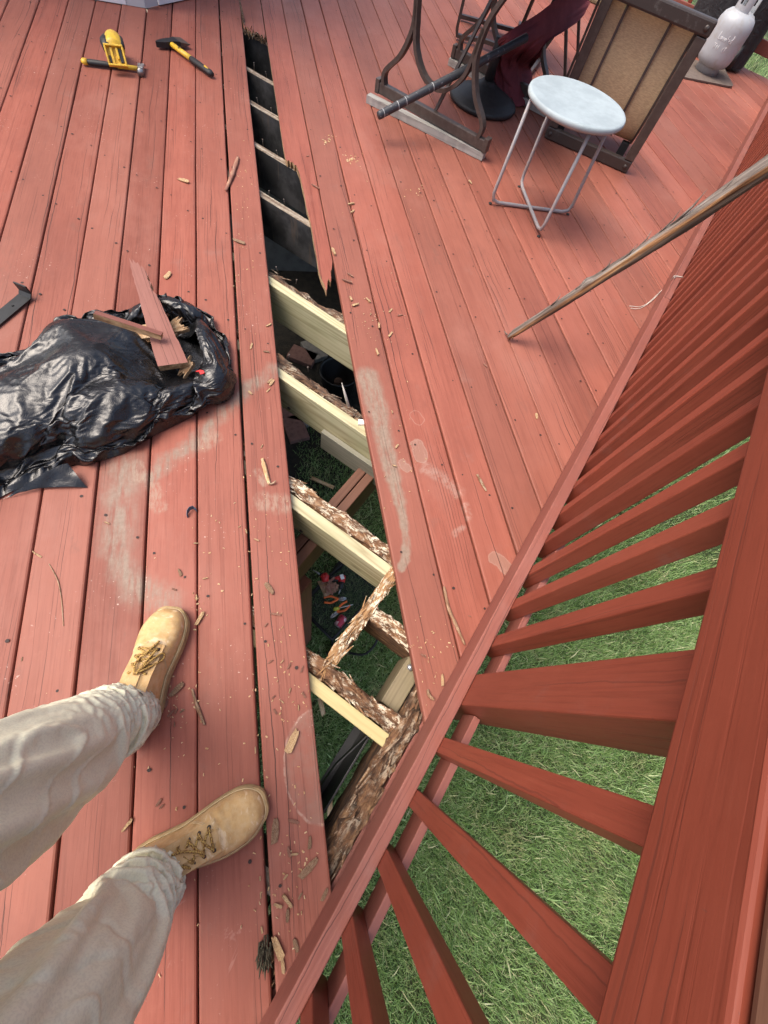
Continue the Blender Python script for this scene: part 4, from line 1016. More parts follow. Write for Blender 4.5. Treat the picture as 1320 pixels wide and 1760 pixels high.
for s_ in (-1, 1): b.bar([H1 + hd * (.012 + .008 * s_) + sdv * .018, H1 + hd * (.012 + .009 * s_) + sdv * .04 + Vector((0, 0, .004)), H1 + hd * (.013 + .011 * s_) + sdv * .062 + Vector((0, 0, -.004))], .010, .012, (0, 0, 1))
child(b, 'head', M_stl, hm)
# oscillating cutter: yellow body with square battery foot turned to the camera
pt = empty('power_cutter', tuple(at(203, 100)), 0, 'yellow and black cordless power tool without battery lying over the hammer', 'power tool')
T0 = at(199, 86, .046); T1 = at(203, 118, .036); td = (at(203, 118) - at(196, 72)).normalized(); ts = Vector((-td.y, td.x, 0))
Mt = Matrix(((ts.x, td.x, 0, T0.x), (ts.y, td.y, 0, T0.y), (0, 0, 1, T0.z), (0, 0, 0, 1)))
b = B(); b.tube([(0, -.055, 0), (0, -.045, .002), (0, 0, .004), (0, .05, .006), (0, .085, .010)], [.026, .042, .048, .046, .040], 20, Mt @ Matrix.Translation((0, -.012, .012))); child(b, 'body', M_yel, pt)
b = B(); b.tube([(-.030, -.05, .030), (-.036, .02, .034), (-.030, .09, .030)], [.016, .026, .022], 12, Mt, 0, True, .9); b.tube([(.034, -.03, .035), (.036, .05, .03)], [.014, .016], 10, Mt, 0, True, .8); b.tube([(0, -.075, -.004), (0, -.052, 0)], [.010, .02], 14, Mt); child(b, 'grip', M_blkr, pt)
b = B(); Mf = Mt @ Matrix.Translation((0, .125, .020)) @ Matrix.Rotation(R(-52), 4, 'X')
for (xa, xb, ya, yb) in ((-.044, .044, -.040, -.032), (-.044, .044, .032, .040), (-.044, -.036, -.032, .032), (.036, .044, -.032, .032)): b.box(xa, xb, ya, yb, -.008, .014, .002, Mf)
b.box(-.037, .037, -.033, .033, -.012, -.004, .001, Mf); b.box(-.020, -.010, -.030, .030, -.004, .008, .001, Mf); b.box(.006, .016, -.030, .012, -.004, .008, .001, Mf)
child(b, 'battery_foot', M_yel, pt)
b = B(); b.box(.018, .032, -.026, .024, -.004, .004, .001, Mf); b.box(-.032, -.024, .0, .026, -.004, .005, .001, Mf); child(b, 'terminal_block', M_blkr, pt)
b = B(); Mc = Mt @ Matrix.Translation((0, -.078, -.01)); b.lathe([(.011, -.012), (.015, -.008), (.015, .008), (.006, .013)], 16, Mc @ Matrix.Rotation(R(80), 4, 'X')); b.box(-.016, .016, -.050, -.010, -.012, -.009, .001, Mc); child(b, 'blade', M_rust, pt)
def text_part(name, txt, size, M, mat, parent, thick=.0003):
    cu = bpy.data.curves.new(name, 'FONT'); cu.body = txt; cu.size = size; cu.extrude = thick; cu.align_x = 'CENTER'; cu.align_y = 'CENTER'
    o = bpy.data.objects.new(name, cu); COL.objects.link(o); dg = bpy.context.evaluated_depsgraph_get()
    me = bpy.data.meshes.new_from_object(o.evaluated_get(dg)); bpy.data.objects.remove(o); me.name = name
    me.transform(parent.matrix_basis.inverted() @ M); return link(name, me, mat, parent)
M_ink = plain('black marker ink', (.012, .012, .014), .6)
Mtx = Matrix.Translation((T0.x, T0.y, T0.z)) 
text_part('handwriting', 'JR', .026, Matrix.Translation((T0.x - .004, T0.y - .012, T0.z + .0605)) @ Matrix.Rotation(R(-6), 4, 'Z') @ Matrix.Rotation(R(8), 4, 'X'), M_ink, pt)
# hatchet
ht = empty('hatchet', tuple(at(310, 95)), 0, 'yellow handled hatchet with a dark head lying by the gap', 'hatchet')
K0, K1 = at(292, 74, .020), at(365, 128, .018); kd = (K1 - K0).normalized(); ks = Vector((-kd.y, kd.x, 0))
b = B(); b.tube([K0 - kd * .02, K0 + kd * .20], [.0145, .0155], 16, None, 0, True, .75); child(b, 'handle', M_yel, ht)
b = B(); b.tube([K0 + kd * .19, K0 + kd * .205, K0 + kd * .30, K1 - kd * .02, K1], [.016, .0175, .0165, .0175, .012], 16, None, 0, True, .78); child(b, 'grip', M_blkr, ht)
b = B(); q_ = K1 - kd * .045; b.tube([q_ - kd * .018 + Vector((0, 0, .013)), q_ + kd * .018 + Vector((0, 0, .012))], [.007, .004], 8, None, 0, True, .3); child(b, 'grip_patch', M_yel, ht)
Mh = Matrix(((ks.x, kd.x, 0, K0.x), (ks.y, kd.y, 0, K0.y), (0, 0, 1, K0.z), (0, 0, 0, 1)))
b = B(); b.prism([(-.030, -.028), (.020, -.026), (.045, -.030), (.045, .040), (.020, .020), (-.030, .018), (-.060, .006), (-.082, -.010), (-.062, -.024)], -.012, .012, Mh); child(b, 'head', plain('black forged head', (.022, .023, .025), .5, .3, .3, 30), ht)
b = B(); vs = [(.045, -.030, -.011), (.045, .040, -.011), (.045, .040, .011), (.045, -.030, .011), (.098, -.040, -.001), (.098, .052, -.001), (.098, .052, .001), (.098, -.040, .001)]
b.add(vs, [(0, 1, 2, 3), (4, 5, 6, 7), (0, 1, 5, 4), (3, 2, 6, 7), (0, 3, 7, 4), (1, 2, 6, 5)], Mh); child(b, 'blade', M_rust, ht)
text_part('handwriting', 'EJ', .026, Mh @ Matrix.Translation((0, .09, .0118)) @ Matrix.Rotation(R(30), 4, 'Z'), M_ink, ht)

# ------------------------------------------------------------------ round stool
stl = empty('stool', (1.452, 2.228, 0), 0, 'small round stool with a chalky pale blue top and crossed grey tube legs', 'stool')
n = NT('chalky pale blue paint'); co = n('TexCoord').outputs['Object']
f = n.noise(co, 7, 6, .7); g_ = n.noise(co, 26, 5, .7)
c = n.mix(n.ss(f, .38, .66), (.365, .43, .45), (.29, .345, .365)); c = n.mix(n.math('MULTIPLY', n.ss(g_, .60, .72), .5), c, (.36, .40, .40))
M_stool = n.out(c, .62, g_, .25, .002)
M_tube = plain('weathered grey tube', (.30, .30, .32), .55, .2, .4, 60, .2, (.40, .33, .30))
b = B(); b.lathe([(.0, .446), (.20, .446), (.220, .443), (.229, .440), (.235, .445), (.237, .452), (.235, .460), (.230, .464), (.220, .4635), (.205, .4615), (.10, .460), (.0, .460)][1:-1], 64); ob = b.obj('seat', M_stool, stl)
ob.data.transform(Matrix.Identity(4))
b = B(); b.lathe([(.15, .430), (.205, .430), (.205, .446), (.15, .446)], 40); b.obj('seat_rim', M_tube, stl)
SO = Vector((1.452, 2.228, 0))
def uframe(a, c, ta, tc, z):
    a, c, ta, tc = [Vector(q_) - SO for q_ in (a, c, ta, tc)]; d = (c - a).normalized()
    P = [ta, ta.lerp(a, .85), a + (ta - a).normalized() * .045, a + (ta - a).normalized() * .012 + d * .010, a + d * .045]
    P2 = [c - d * .045, c + (tc - c).normalized() * .012 - d * .010, c + (tc - c).normalized() * .045, c.lerp(tc, .15), tc]
    b = B(); b.tube(P + [(a + c) / 2] + P2, .0085, 12); o = b.obj('leg_frame', M_tube, stl)
uframe((1.226, 2.27, .0115), (1.704, 2.225, .0115), (1.235, 2.258, .436), (1.655, 2.205, .436), 0)
uframe((1.471, 2.461, .021), (1.431, 2.004, .021), (1.452, 2.43, .436), (1.445, 2.025, .436), 0)
for (x, y) in ((1.228, 2.27), (1.702, 2.225), (1.471, 2.459), (1.431, 2.006)):
    b = B(); b.lathe([(.009, 0), (.009, .004)], 10, Matrix.Translation(Vector((x, y, .0015)) - SO)); b.obj('foot_cap', M_blkr, stl)

# ------------------------------------------------------------------ trestle table, umbrella, chairs
M_brn = plain('brown painted steel', (.062, .046, .040), .42, .1, .3, 40, .1, (.085, .066, .058))
M_brnd = plain('brown painted steel worn', (.050, .038, .034), .45, .1, .3, 25, .1, (.12, .11, .10), None, .001, .58, .75)
TP = Vector((1.03, 2.99, 0))
tb = empty('table', tuple(TP), R(-45), 'brown steel patio table on lyre shaped trestle legs', 'table')
def arc(pts, nn=26): P_ = [Vector(p) for p in pts]; return [bez(P_, t / nn) for t in range(nn + 1)]
Lft = [(-.335, 0, .085), (-.338, 0, .145), (-.252, 0, .235), (-.205, 0, .33), (-.196, 0, .40), (-.215, 0, .50), (-.27, 0, .60), (-.34, 0, .69)]
Uar = [(-.20, 0, .47), (-.186, 0, .39), (-.160, 0, .29), (-.09, 0, .212), (0, 0, .184), (.09, 0, .212), (.160, 0, .29), (.186, 0, .39), (.20, 0, .47)]
def trestle(yo):
    b = B(); b.box(-.385, .405, yo - .019, yo + .019, .0415, .092, .004)
    b.box(-.388, -.36, yo - .024, yo + .024, .0405, .105, .003); b.box(.382, .41, yo - .024, yo + .024, .0405, .105, .003); b.obj('base_bar', M_brn, tb)
    for s_ in (-1, 1):
        b = B(); b.bar(arc([(x * -s_, yo, z) for x, _, z in Lft], 40), .044, .020, (0, 1, 0)); b.obj('scroll_leg', M_brn, tb)
    b = B(); b.bar(arc([(x, yo, z) for x, _, z in Uar], 48), .044, .018, (0, 1, 0)); b.obj('scroll_arch', M_brn, tb)
    b = B(); b.bar([(.02, yo + .022, .09), (.165, yo + .20, .66)] if yo < .1 else [(.02, yo - .022, .09), (.165, yo - .20, .66)], .036, .014, (0, 1, .3)); b.obj('brace', M_brn, tb)
    b = B(); b.box(-.42, .44, yo - .02, yo + .02, .69, .715, .003); b.obj('head_bar', M_brn, tb)
trestle(0); trestle(.95)
b = B(); b.box(-.50, .52, -.02, 1.12, .716, .735, .004); b.obj('tabletop', plain('brown table top', (.10, .075, .06), .5, 0, .2, 20), tb)
tag(splint_board('lumber_offcut', at(633, 168, .0195) + Vector((0, 0, 0)), at(832, 268, .0195), .048, .036, [M_grey, M_grey], None, None), 'grey weathered lumber strip wedged under the near table trestle foot', 'lumber')
# second weathered strip under the far trestle
o = splint_board('lumber_offcut', TP + UV(.95, -.39, .0195), TP + UV(.95, .42, .0195), .07, .036, [M_grey, M_grey], 'grey weathered lumber strip hidden under the far table trestle foot', 'lumber')
# umbrella: pole sloping down through the trestle, maroon cloth bunched behind
um = empty('umbrella', (1.75, 3.45, 0), 0, 'closed maroon patio umbrella propped with its dark pole through the table trestle', 'umbrella')
U0 = at(650, 199, .115); U1 = at(838, 100, .33); ud = (U1 - U0).normalized()
M_pole = plain('scuffed dark pole', (.042, .044, .050), .5, .2, .3, 60, .1, (.18, .19, .20), None, .001, .58, .70)
b = B(); b.tube([U0, U0 + ud * .012, U0 + ud * .5, U1 + ud * .25], [.0165, .0185, .0185, .0185], 18); child(b, 'pole', M_pole, um)
b = B()
for t in (.03, .12, .17, .34): b.tube([U0 + ud * t, U0 + ud * (t + .003)], .0189, 18)
child(b, 'pole_ring', plain('scraped pale ring', (.55, .56, .55), .5), um)
n = NT('maroon canvas'); co = n('TexCoord').outputs['Object']; f = n.noise(co, 12, 5, .6)
M_mar = n.out(n.mix(n.ss(f, .35, .7), (.13, .020, .030), (.19, .034, .046)), .8, n.noise(co, 300, 2, .5), .2, .001)
def drape(rows, ncol, seed, amp, name, root, mat):
    """cloth through rows of control points"""
    vs, fs = [], []; NR_ = 110; NCc = ncol * 2
    RW = [[Vector(p) for p in r] for r in rows]
    for i in range(NR_ + 1):
        t = i / NR_; row = [bez([r[j] for r in RW], t) for j in range(len(RW[0]))]
        for k in range(NCc + 1):
            p = bez(row, k / NCc); fo = noise.noise(Vector((k / NCc * 5 + seed, t * 1.6, seed))) + .5 * noise.noise(Vector((k / NCc * 12, t * 3, seed + 4)))
            cr_ = max(0, 1 - abs(noise.noise(Vector((k / NCc * 4 + seed * 2, t * 2.2 + k / NCc, 9)))) * 5) - .6 * max(0, 1 - abs(noise.noise(Vector((k / NCc * 7 + seed, t * 1.5 - k / NCc * 2, 3)))) * 6)
            vs.append(p + Vector((.6, .5, .5)) * amp * (fo * (.3 + t) + .55 * cr_))
    for i in range(NR_):
        for k in range(NCc): fs.append((i * (NCc + 1) + k, i * (NCc + 1) + k + 1, (i + 1) * (NCc + 1) + k + 1, (i + 1) * (NCc + 1) + k))
    b = B(); b.add(vs, fs, None, 0, True); o = child(b, name, mat, root); return o
A = lambda x, y, z: tuple(at(x, y, z))
drape([[A(985, -25, .52), A(1012, -10, .48), A(1006, 22, .42), A(985, 44, .38)],
       [A(925, 25, .42), A(940, 45, .38), A(950, 62, .34), A(940, 72, .32)],
       [A(868, 62, .34), A(885, 80, .31), A(915, 90, .27), A(930, 95, .24)],
       [A(848, 82, .24), A(868, 105, .20), A(895, 112, .16), A(912, 118, .13)],
       [A(862, 120, .12), A(880, 140, .10), A(902, 150, .07), A(914, 150, .05)],
       [A(880, 170, .03), A(893, 178, .02), A(908, 180, .012), A(918, 165, .012)]], 60, 2, .030, 'canopy', um, M_mar)
drape([[A(850, 70, .26), A(865, 80, .26), A(880, 95, .24)], [A(842, 112, .16), A(862, 116, .16), A(878, 124, .14)], [A(846, 150, .06), A(862, 158, .05), A(880, 166, .04)], [A(852, 178, .014), A(870, 182, .012), A(886, 186, .012)]], 40, 7, .026, 'canopy_fold', um, M_mar)
# black umbrella base
ubx = at(832, 165, .04)
ub = empty('parasol_stand', (ubx.x, ubx.y, 0), 0, 'round black ribbed parasol stand on the boards under the maroon cloth', 'parasol stand')
b = B(); b.lathe([(.19, 0), (.225, .006), (.232, .020), (.222, .034), (.195, .040), (.188, .048), (.165, .056), (.120, .075), (.07, .098), (.045, .11), (.04, .118)], 48); b.obj('disc', M_blkr, ub)
b = B(); b.lathe([(.030, .11), (.030, .30), (.026, .305)], 20); b.tube([(.03, 0, .24), (.075, .02, .25)], .009, 8); b.obj('socket', M_blkr, ub)
# sling chair tipped up on end: rectangular side frame towards the camera
FD = Vector((.8209, -.5711, 0)); FN = Vector((.5711, .8209, 0)); FP = Vector((2.115, 2.905, 0))
ch = empty('chair', tuple(FP), math.atan2(FD.y, FD.x), 'brown framed chair with tan mesh sling standing upright behind the stool', 'chair')
n = NT('tan woven sling'); co = n('TexCoord').outputs['Object']
f = n.noise(n.vmul(co, (.2, 1, 1)), 260, 3, .6); g_ = n('TexWave', {'Vector': co, 'Scale': 130, 'Distortion': .4}, bands_direction='Z').outputs['Fac']
bg_ = n.noise(co, 5, 4, .6)
c = n.mix(n.ss(f, .32, .68), (.50, .36, .21), (.36, .25, .145)); c = n.mix(n.math('MULTIPLY', n.ss(bg_, .4, .7), .25), c, (.46, .34, .20))
M_sling = n.out(c, .72, n.math('ADD', g_, f), .3, .001)
def chair_parts(root, slots=True):
    b = B(); b.box(-.295, .295, -.02, .02, .003, .062, .006); b.obj('base_bar', M_brnd, root)
    b = B(); b.box(.238, .295, -.019, .019, .064, .600, .004); b.obj('side_bar', M_brn, root)
    b = B(); b.box(-.295, -.240, -.019, .019, .064, .600, .004); b.obj('side_bar', M_brn, root)
    b = B(); b.box(-.295, .297, -.024, .024, .602, .664, .010); b.obj('top_bar', M_brnd, root)
    b = B()
    for (x, z) in ((.266, .032), (-.266, .032), (.262, .632)): b.lathe([(.013, 0), (.012, .004), (.004, .007)], 14, Matrix.Translation((x, -.0245 if z > .5 else -.0205, z)) @ Matrix.Rotation(R(90), 4, 'X'))
    b.obj('bolts', M_brnd, root)
    # the sling wraps a curved seat front at the bottom
    prof = [(.05, .640), (.05, .50), (.045, .35), (.05, .24), (.075, .155), (.13, .105), (.20, .095), (.30, .12), (.42, .17)]
    P_ = [bez([Vector((0, y, z)) for y, z in prof], t / 40) for t in range(41)]
    for (xa, xb) in ((-.30, -.165), (-.150, .085), (.100, .225)):
        b = B(); vs, fs = [], []; NX = 8
        for p in P_:
            for k in range(NX + 1): vs.append((xa + (xb - xa) * k / NX, p.y, p.z))
        for p in P_:
            for k in range(NX + 1): vs.append((xa + (xb - xa) * k / NX, p.y + .006, p.z + .003))
        m2 = 41 * (NX + 1)
        for i in range(40):
            for k in range(NX):
                a = i * (NX + 1) + k; q4_ = (a, a + 1, a + NX + 2, a + NX + 1); fs.append(q4_); fs.append(tuple(x + m2 for x in reversed(q4_)))
        b.add(vs, fs, None, 0, True); b.obj('sling', M_sling, root)
    for x in (-.157, .092, .232, -.31):
        b = B(); b.bar([p + Vector((x, -.006, 0)) for p in P_], .014, .016, (1, 0, 0)); b.obj('sling_rail', M_brn, root)
    b = B(); b.box(-.31, .24, .045, .065, .628, .655, .002); b.box(-.31, .24, .40, .43, .16, .185, .002); b.obj('cross_bar', M_brn, root)
    for x in (-.25, .18): 
        b = B(); b.box(x, x + .05, .10, .14, .003, .1, .004); b.obj('foot', M_blkr, root)
    b = B(); b.box(-.295, -.255, .024, .46, .61, .65, .004); b.box(-.30, -.26, .024, .46, .003, .04, .004); b.box(-.30, -.26, .43, .465, .041, .608, .004); b.obj('rear_frame', M_brn, root)
chair_parts(ch)
# a second chair folded against the first, further back
ch2 = empty('chair', (1.95, 4.05, 0), R(-20), 'brown sling chair with a bent sled leg standing behind the table', 'chair')
b = B(); b.bar([(-.45, .20, .70), (-.455, .20, .30), (-.46, .20, .06), (-.45, .20, .024), (-.41, .20, .022), (-.25, .18, .045), (-.05, .14, .05), (.12, .12, .045)], .036, .022, (0, 1, 0)); b.obj('sled_leg', M_brn, ch2)
for y0_ in (.62,):
    b = B(); b.bar([(-.45, y0_, .70), (-.46, y0_, .06), (-.45, y0_, .024), (.12, y0_, .045)], .036, .022, (0, 1, 0)); b.obj('sled_leg', M_brn, ch2)
b = B(); b.box(-.47, .15, .12, .66, .40, .43, .01); b.obj('seat', M_sling, ch2)
b = B(); b.box(-.47, -.44, .12, .66, .71, .74, .004); b.box(.02, .16, .10, .68, .052, .085, .004); b.obj('frame', M_brn, ch2)
b = B(); b.box(.10, .14, .12, .66, .44, .95, .01); b.obj('backrest', M_sling, ch2)
# dark folded frame between the umbrella and the upright chair
ch3 = empty('chair', (2.10, 3.75, 0), R(-35), 'dark metal folding chair frame behind the maroon umbrella', 'chair')
for yo in (0, .46):
    b = B(); b.bar([(-.16, yo, .015), (.16, yo, .78)], .028, .018, (0, 1, 0)); b.obj('leg', M_brn, ch3)
    b = B(); b.bar([(.18, yo + .02, .015), (-.14, yo + .02, .56)], .028, .018, (0, 1, 0)); b.obj('leg', M_brn, ch3)
b = B(); b.box(-.15, .18, .0, .5, .44, .465, .008); b.obj('seat', M_sling, ch3)
b = B(); b.box(.12, .15, .0, .5, .56, .82, .01); b.obj('backrest', M_sling, ch3)
b = B(); b.box(-.155, -.125, -.01, .49, .01, .035, .003); b.box(.16, .19, .0, .5, .01, .035, .003); b.obj('spreader', M_brn, ch3)

# ------------------------------------------------------------------ gas cylinder, mat, covered grill
mp = at(1222, 130, .01)
mt = B(); c1, c2, c3, c4 = at(1172, 132, .012), at(1262, 150, .012), at(1242, 112, .012), at(1150, 95, .012)
def rounded(P_, r, n_=6):
    o_ = []
    for i in range(len(P_)):
        a, p, c = P_[i - 1], P_[i], P_[(i + 1) % len(P_)]; d1 = (a - p).normalized(); d2 = (c - p).normalized()
        for k in range(n_ + 1):
            t = k / n_; q_ = (p + d1 * r) * (1 - t) ** 2 + p * 2 * t * (1 - t) + (p + d2 * r) * t * t; o_.append((q_.x, q_.y))
    return o_
mt.prism(rounded([c1, c2, c3, c4], .07), .003, .014)
tag(mt.obj('mat', plain('brown rubber mat', (.15, .115, .095), .8, 0, .3, 30, .2)), 'brown rubber mat on the boards under the gas cylinder', 'mat')
tk = at(1213, 122, .015)
gt = empty('gas_cylinder', (tk.x, tk.y, .0145), R(20), 'white gas cylinder with a valve collar standing on the brown mat', 'gas cylinder')
M_tank = plain('white tank paint', (.40, .425, .455), .42, 0, .18, 18, .05, (.36, .355, .345), None, .001, .45, .75)
k_ = 1.0
b = B(); b.lathe([(.060, .035), (.10, .040), (.135, .058), (.150, .09), (.154, .12), (.154, .27), (.150, .305), (.135, .338), (.105, .362), (.06, .375), (.03, .378)], 48); b.obj('tank', M_tank, gt)
b = B(); b.lathe([(.100, .0), (.104, .0), (.104, .045), (.112, .052), (.100, .048)], 40); b.obj('foot_ring', M_tank, gt)
for a0, a1 in ((R(120), R(240)), (R(-60), R(60))):
    b = B()
    for i in range(12):
        a, c = a0 + (a1 - a0) * i / 12, a0 + (a1 - a0) * (i + 1) / 12
        lo = .365 if abs(i - 5.5) > 3.5 else .365
        for (za, zb) in ((lo, .40), (.44, .47)) if abs(i - 5.5) < 2 else ((lo, .47),):
            b.add([(.078 * math.cos(t), .078 * math.sin(t), z) for z in (za, zb) for t in (a, c)] + [(.084 * math.cos(t), .084 * math.sin(t), z) for z in (za, zb) for t in (a, c)], [(0, 1, 3, 2), (4, 5, 7, 6), (0, 1, 5, 4), (2, 3, 7, 6), (0, 2, 6, 4), (1, 3, 7, 5)])
    b.obj('collar', M_tank, gt)
b = B(); b.lathe([(.022, .375), (.022, .40), (.015, .41), (.015, .43), (.028, .435), (.028, .455), (.01, .458)], 20); b.tube([(0, 0, .415), (.05, .03, .415), (.075, .045, .412)], [.014, .014, .022], 12); b.obj('valve', plain('valve metal', (.30, .29, .27), .4, .8), gt)
b = B(); b.tube(arc([(.075, .045, .412), (.13, .08, .42), (.20, .16, .52), (.28, .30, .60)], 20), .007, 8); b.obj('hose', plain('steel hose', (.5, .5, .5), .4, .7), gt)
# scribbled marks in white paint pen on the tank's face
b = B(); M_scr = plain('white paint pen', (.86, .86, .86), .5); r_ = random.Random(4)
def on_tank(a, z): return Vector((.1548 * math.cos(a), .1548 * math.sin(a), z))
Acam = math.atan2(-tk.y, -tk.x) - R(20)
def strokes(P_): b.tube([on_tank(Acam + a, z) for a, z in P_], .0016, 5)
x0 = -.42
strokes([(x0, .255), (x0 - .02, .215), (x0 + .10, .212)])
for k in range(3): strokes([(x0 + .16 + .11 * k, .232), (x0 + .15 + .11 * k, .212), (x0 + .20 + .11 * k, .212), (x0 + .21 + .11 * k, .232)])
strokes([(x0 + .52, .212), (x0 + .53, .250), (x0 + .58, .246)]); strokes([(x0 + .51, .232), (x0 + .57, .232)])
strokes([(x0 + .62, .222), (x0 + .68, .224), (x0 + .65, .234), (x0 + .62, .220), (x0 + .68, .212)]); strokes([(x0 + .74, .212), (x0 + .79, .212), (x0 + .79, .258)]); strokes([(x0 + .79, .234), (x0 + .74, .232), (x0 + .74, .213)])
strokes([(x0 + .02, .185), (x0 + .14, .187)]); strokes([(x0 + .08, .186), (x0 + .07, .155)]); strokes([(x0 + .18, .182), (x0 + .20, .156), (x0 + .24, .174), (x0 + .27, .156), (x0 + .31, .184)])
strokes([(x0 + .62, .182), (x0 + .57, .178), (x0 + .56, .160), (x0 + .62, .156)]); strokes([(x0 + .66, .186), (x0 + .75, .186)]); strokes([(x0 + .70, .186), (x0 + .70, .156)])
b.obj('handwriting', M_scr, gt)
gg = at(1268, 96, 0) 
gr_ = empty('grill', (4.497, 5.09, 0), R(-45), 'grill under a black cover behind the gas cylinder', 'grill')
n = NT('black grill cover'); co = n('TexCoord').outputs['Object']
M_cov = n.out((.014, .014, .017), .6, n.noise(co, 18, 5, .6, None, 1.0), .6, .02)
vs, fs = [], []; NA_ = 64; NZ = 24
for i in range(NZ + 1):
    t = i / NZ; z = .03 + .98 * t
    for k in range(NA_):
        a = 2 * math.pi * k / NA_; sx, sy = .36, .21; e_ = 3.2
        r0 = (abs(math.cos(a) / sx) ** e_ + abs(math.sin(a) / sy) ** e_) ** (-1 / e_)
        r0 *= (1 - .10 * t - .12 * max(0, t - .75) / .25) * (1 + .05 * noise.noise(Vector((math.cos(a) * 2.4, math.sin(a) * 2.4, z * 1.2))) + .03 * noise.noise(Vector((math.cos(a) * 7, math.sin(a) * 7, z * .8))))
        vs.append((r0 * math.cos(a), r0 * math.sin(a), z + .03 * noise.noise(Vector((math.cos(a) * 2, math.sin(a) * 2, 4))) * (t > .9)))
for i in range(NZ):
    for k in range(NA_): fs.append((i * NA_ + k, i * NA_ + (k + 1) % NA_, (i + 1) * NA_ + (k + 1) % NA_, (i + 1) * NA_ + k))
fs.append(tuple(NZ * NA_ + k for k in range(NA_)))
b = B(); b.add(vs, fs, None, 0, True); b.obj('cover', M_cov, gr_)
for sx in (-1, 1):
    b = B(); b.lathe([(.02, -.025), (.075, -.022), (.085, -.012), (.085, .012), (.075, .022), (.02, .025)], 24, Matrix.Translation((sx * .25, -.16, .088)) @ Matrix.Rotation(R(90), 4, 'Y')); b.obj('wheel', M_blkr, gr_)

# ------------------------------------------------------------------ leaning stick and string
n = NT('split weathered stick'); co = n('TexCoord').outputs['Object']
st_ = n.vmul(co, (1, .05, 1)); f = n.noise(st_, 70, 5, .65); sx_ = n('SeparateXYZ', {0: co}).outputs[0]
side = n.ss(n.math('ADD', sx_, n.math('MULTIPLY', n.math('SUBTRACT', n.noise(st_, 30, 3, .6), .5), .03)), -.006, .003)
bark = n.ramp(f, [(.30, (.045, .034, .026)), (.5, (.15, .12, .10)), (.68, (.32, .285, .25))])
core = n.ramp(f, [(.34, (.04, .018, .009)), (.46, (.14, .062, .026)), (.57, (.30, .145, .055)), (.72, (.50, .32, .16))])
und = n.ss(n.math('ADD', sx_, n.math('MULTIPLY', n.math('SUBTRACT', n.noise(st_, 24, 3, .6), .5), .02)), .009, .014)
M_stick = n.out(n.mix(n.math('MULTIPLY', und, .85), n.mix(side, bark, core), n.mix(f, (.03, .02, .015), (.16, .12, .09))), .8, f, .7, .005)
p0 = Vector((.998, 1.262, .012)); p1 = Vector((1.575, 1.178, .826)); yv = (p1 - p0).normalized(); Ls = (p1 - p0).length + .10
vd = (CC - (p0 + p1) / 2).normalized(); zv = (vd - yv * vd.dot(yv)).normalized(); xv = yv.cross(zv)
Ms = Matrix(((xv.x, yv.x, zv.x, p0.x), (xv.y, yv.y, zv.y, p0.y), (xv.z, yv.z, zv.z, p0.z), (0, 0, 0, 1)))
vs, fs = [], []; NS, NK = 130, 22
for i in range(NS + 1):
    t = i / NS; y = t * Ls; r0 = .0155 + .0165 * t
    if t < .03: r0 *= .6 + .4 * t / .03
    for k in range(NK):
        a = 2 * math.pi * k / NK
        rr = r0 * (1 + .34 * noise.noise(Vector((math.cos(a) * 1.3, math.sin(a) * 1.3, y * 2.4))) - .20 * max(0, 1 - abs(noise.noise(Vector((math.cos(a) * 2.2, math.sin(a) * 2.2, y * 3.5 + 4)))) * 6) + .22 * noise.noise(Vector((math.cos(a) * 4, math.sin(a) * 4, y * 7))) + .05 * noise.noise(Vector((math.cos(a) * 9, math.sin(a) * 9, y * 20))))
        rr += .012 * math.exp(-((t - .31) / .018) ** 2) * max(0, math.cos(a - 2.6)) ** 2
        vs.append((rr * math.cos(a) * 1.0 + .004 * math.sin(y * 5) , y, rr * math.sin(a) * .85))
for i in range(NS):
    for k in range(NK): fs.append((i * NK + k, i * NK + (k + 1) % NK, (i + 1) * NK + (k + 1) % NK, (i + 1) * NK + k))
fs.append(tuple(range(NK))); fs.append(tuple(NS * NK + k for k in range(NK)))
b = B(); b.add(vs, fs, None, 0, True)
for (y, a, ln, w_) in ((.62, 2.7, .11, .005), (.45, 2.2, .07, .004), (.52, 3.3, .05, .003), (.40, 2.9, .04, .003), (.20, 2.5, .05, .003), (.72, 2.4, .08, .004), (.30, 2.4, .05, .004), (.0, 5.0, .02, .004), (.0, 3.6, .018, .004), (.58, 2.9, .08, .003), (.02, 1.0, .02, .003)):
    o_ = Vector((.017 * math.cos(a), y, .014 * math.sin(a))); d = Vector((math.cos(a) * .25, 1, .15)) if y > .1 else Vector((math.cos(a) * .7, -.4, math.sin(a) * .4 - .6))
    b.tube([o_, o_ + d * ln * .6, o_ + d * ln + Vector((math.cos(a) * .01, 0, 0))], [w_, w_ * .8, .0006], 5)
o = b.obj('broken_stick', M_stick); o.matrix_basis = Ms
tag(o, 'long split brown stick leaning from the deck against the top rail', 'stick')
M_str = plain('white string', (.62, .56, .5), .8)
b = B()
S_ = [at(1084, 530, .003), at(1100, 530, .003), at(1120, 517, .003), at(1140, 497, .008)]
sv = UV(2.49, .2935, 0)
A1_ = at(1160, 476, .0985); A2_ = at(1174, 476, .0985)
b.tube(arc(S_ + [A1_ + Vector((-.012, -.012, 0)), A1_, A2_], 36), .0016, 6)
b.tube(arc([at(1082, 526, .003), at(1105, 526, .003), at(1128, 508, .003), at(1146, 490, .02), A1_ + Vector((-.014, -.004, .0)), A1_ + Vector((.01, .01, 0)), A2_ + Vector((.004, -.004, 0))], 36), .0016, 6)
tag(b.obj('string', M_str), 'loose white string tied over the bottom rail and trailing on the boards', 'string')

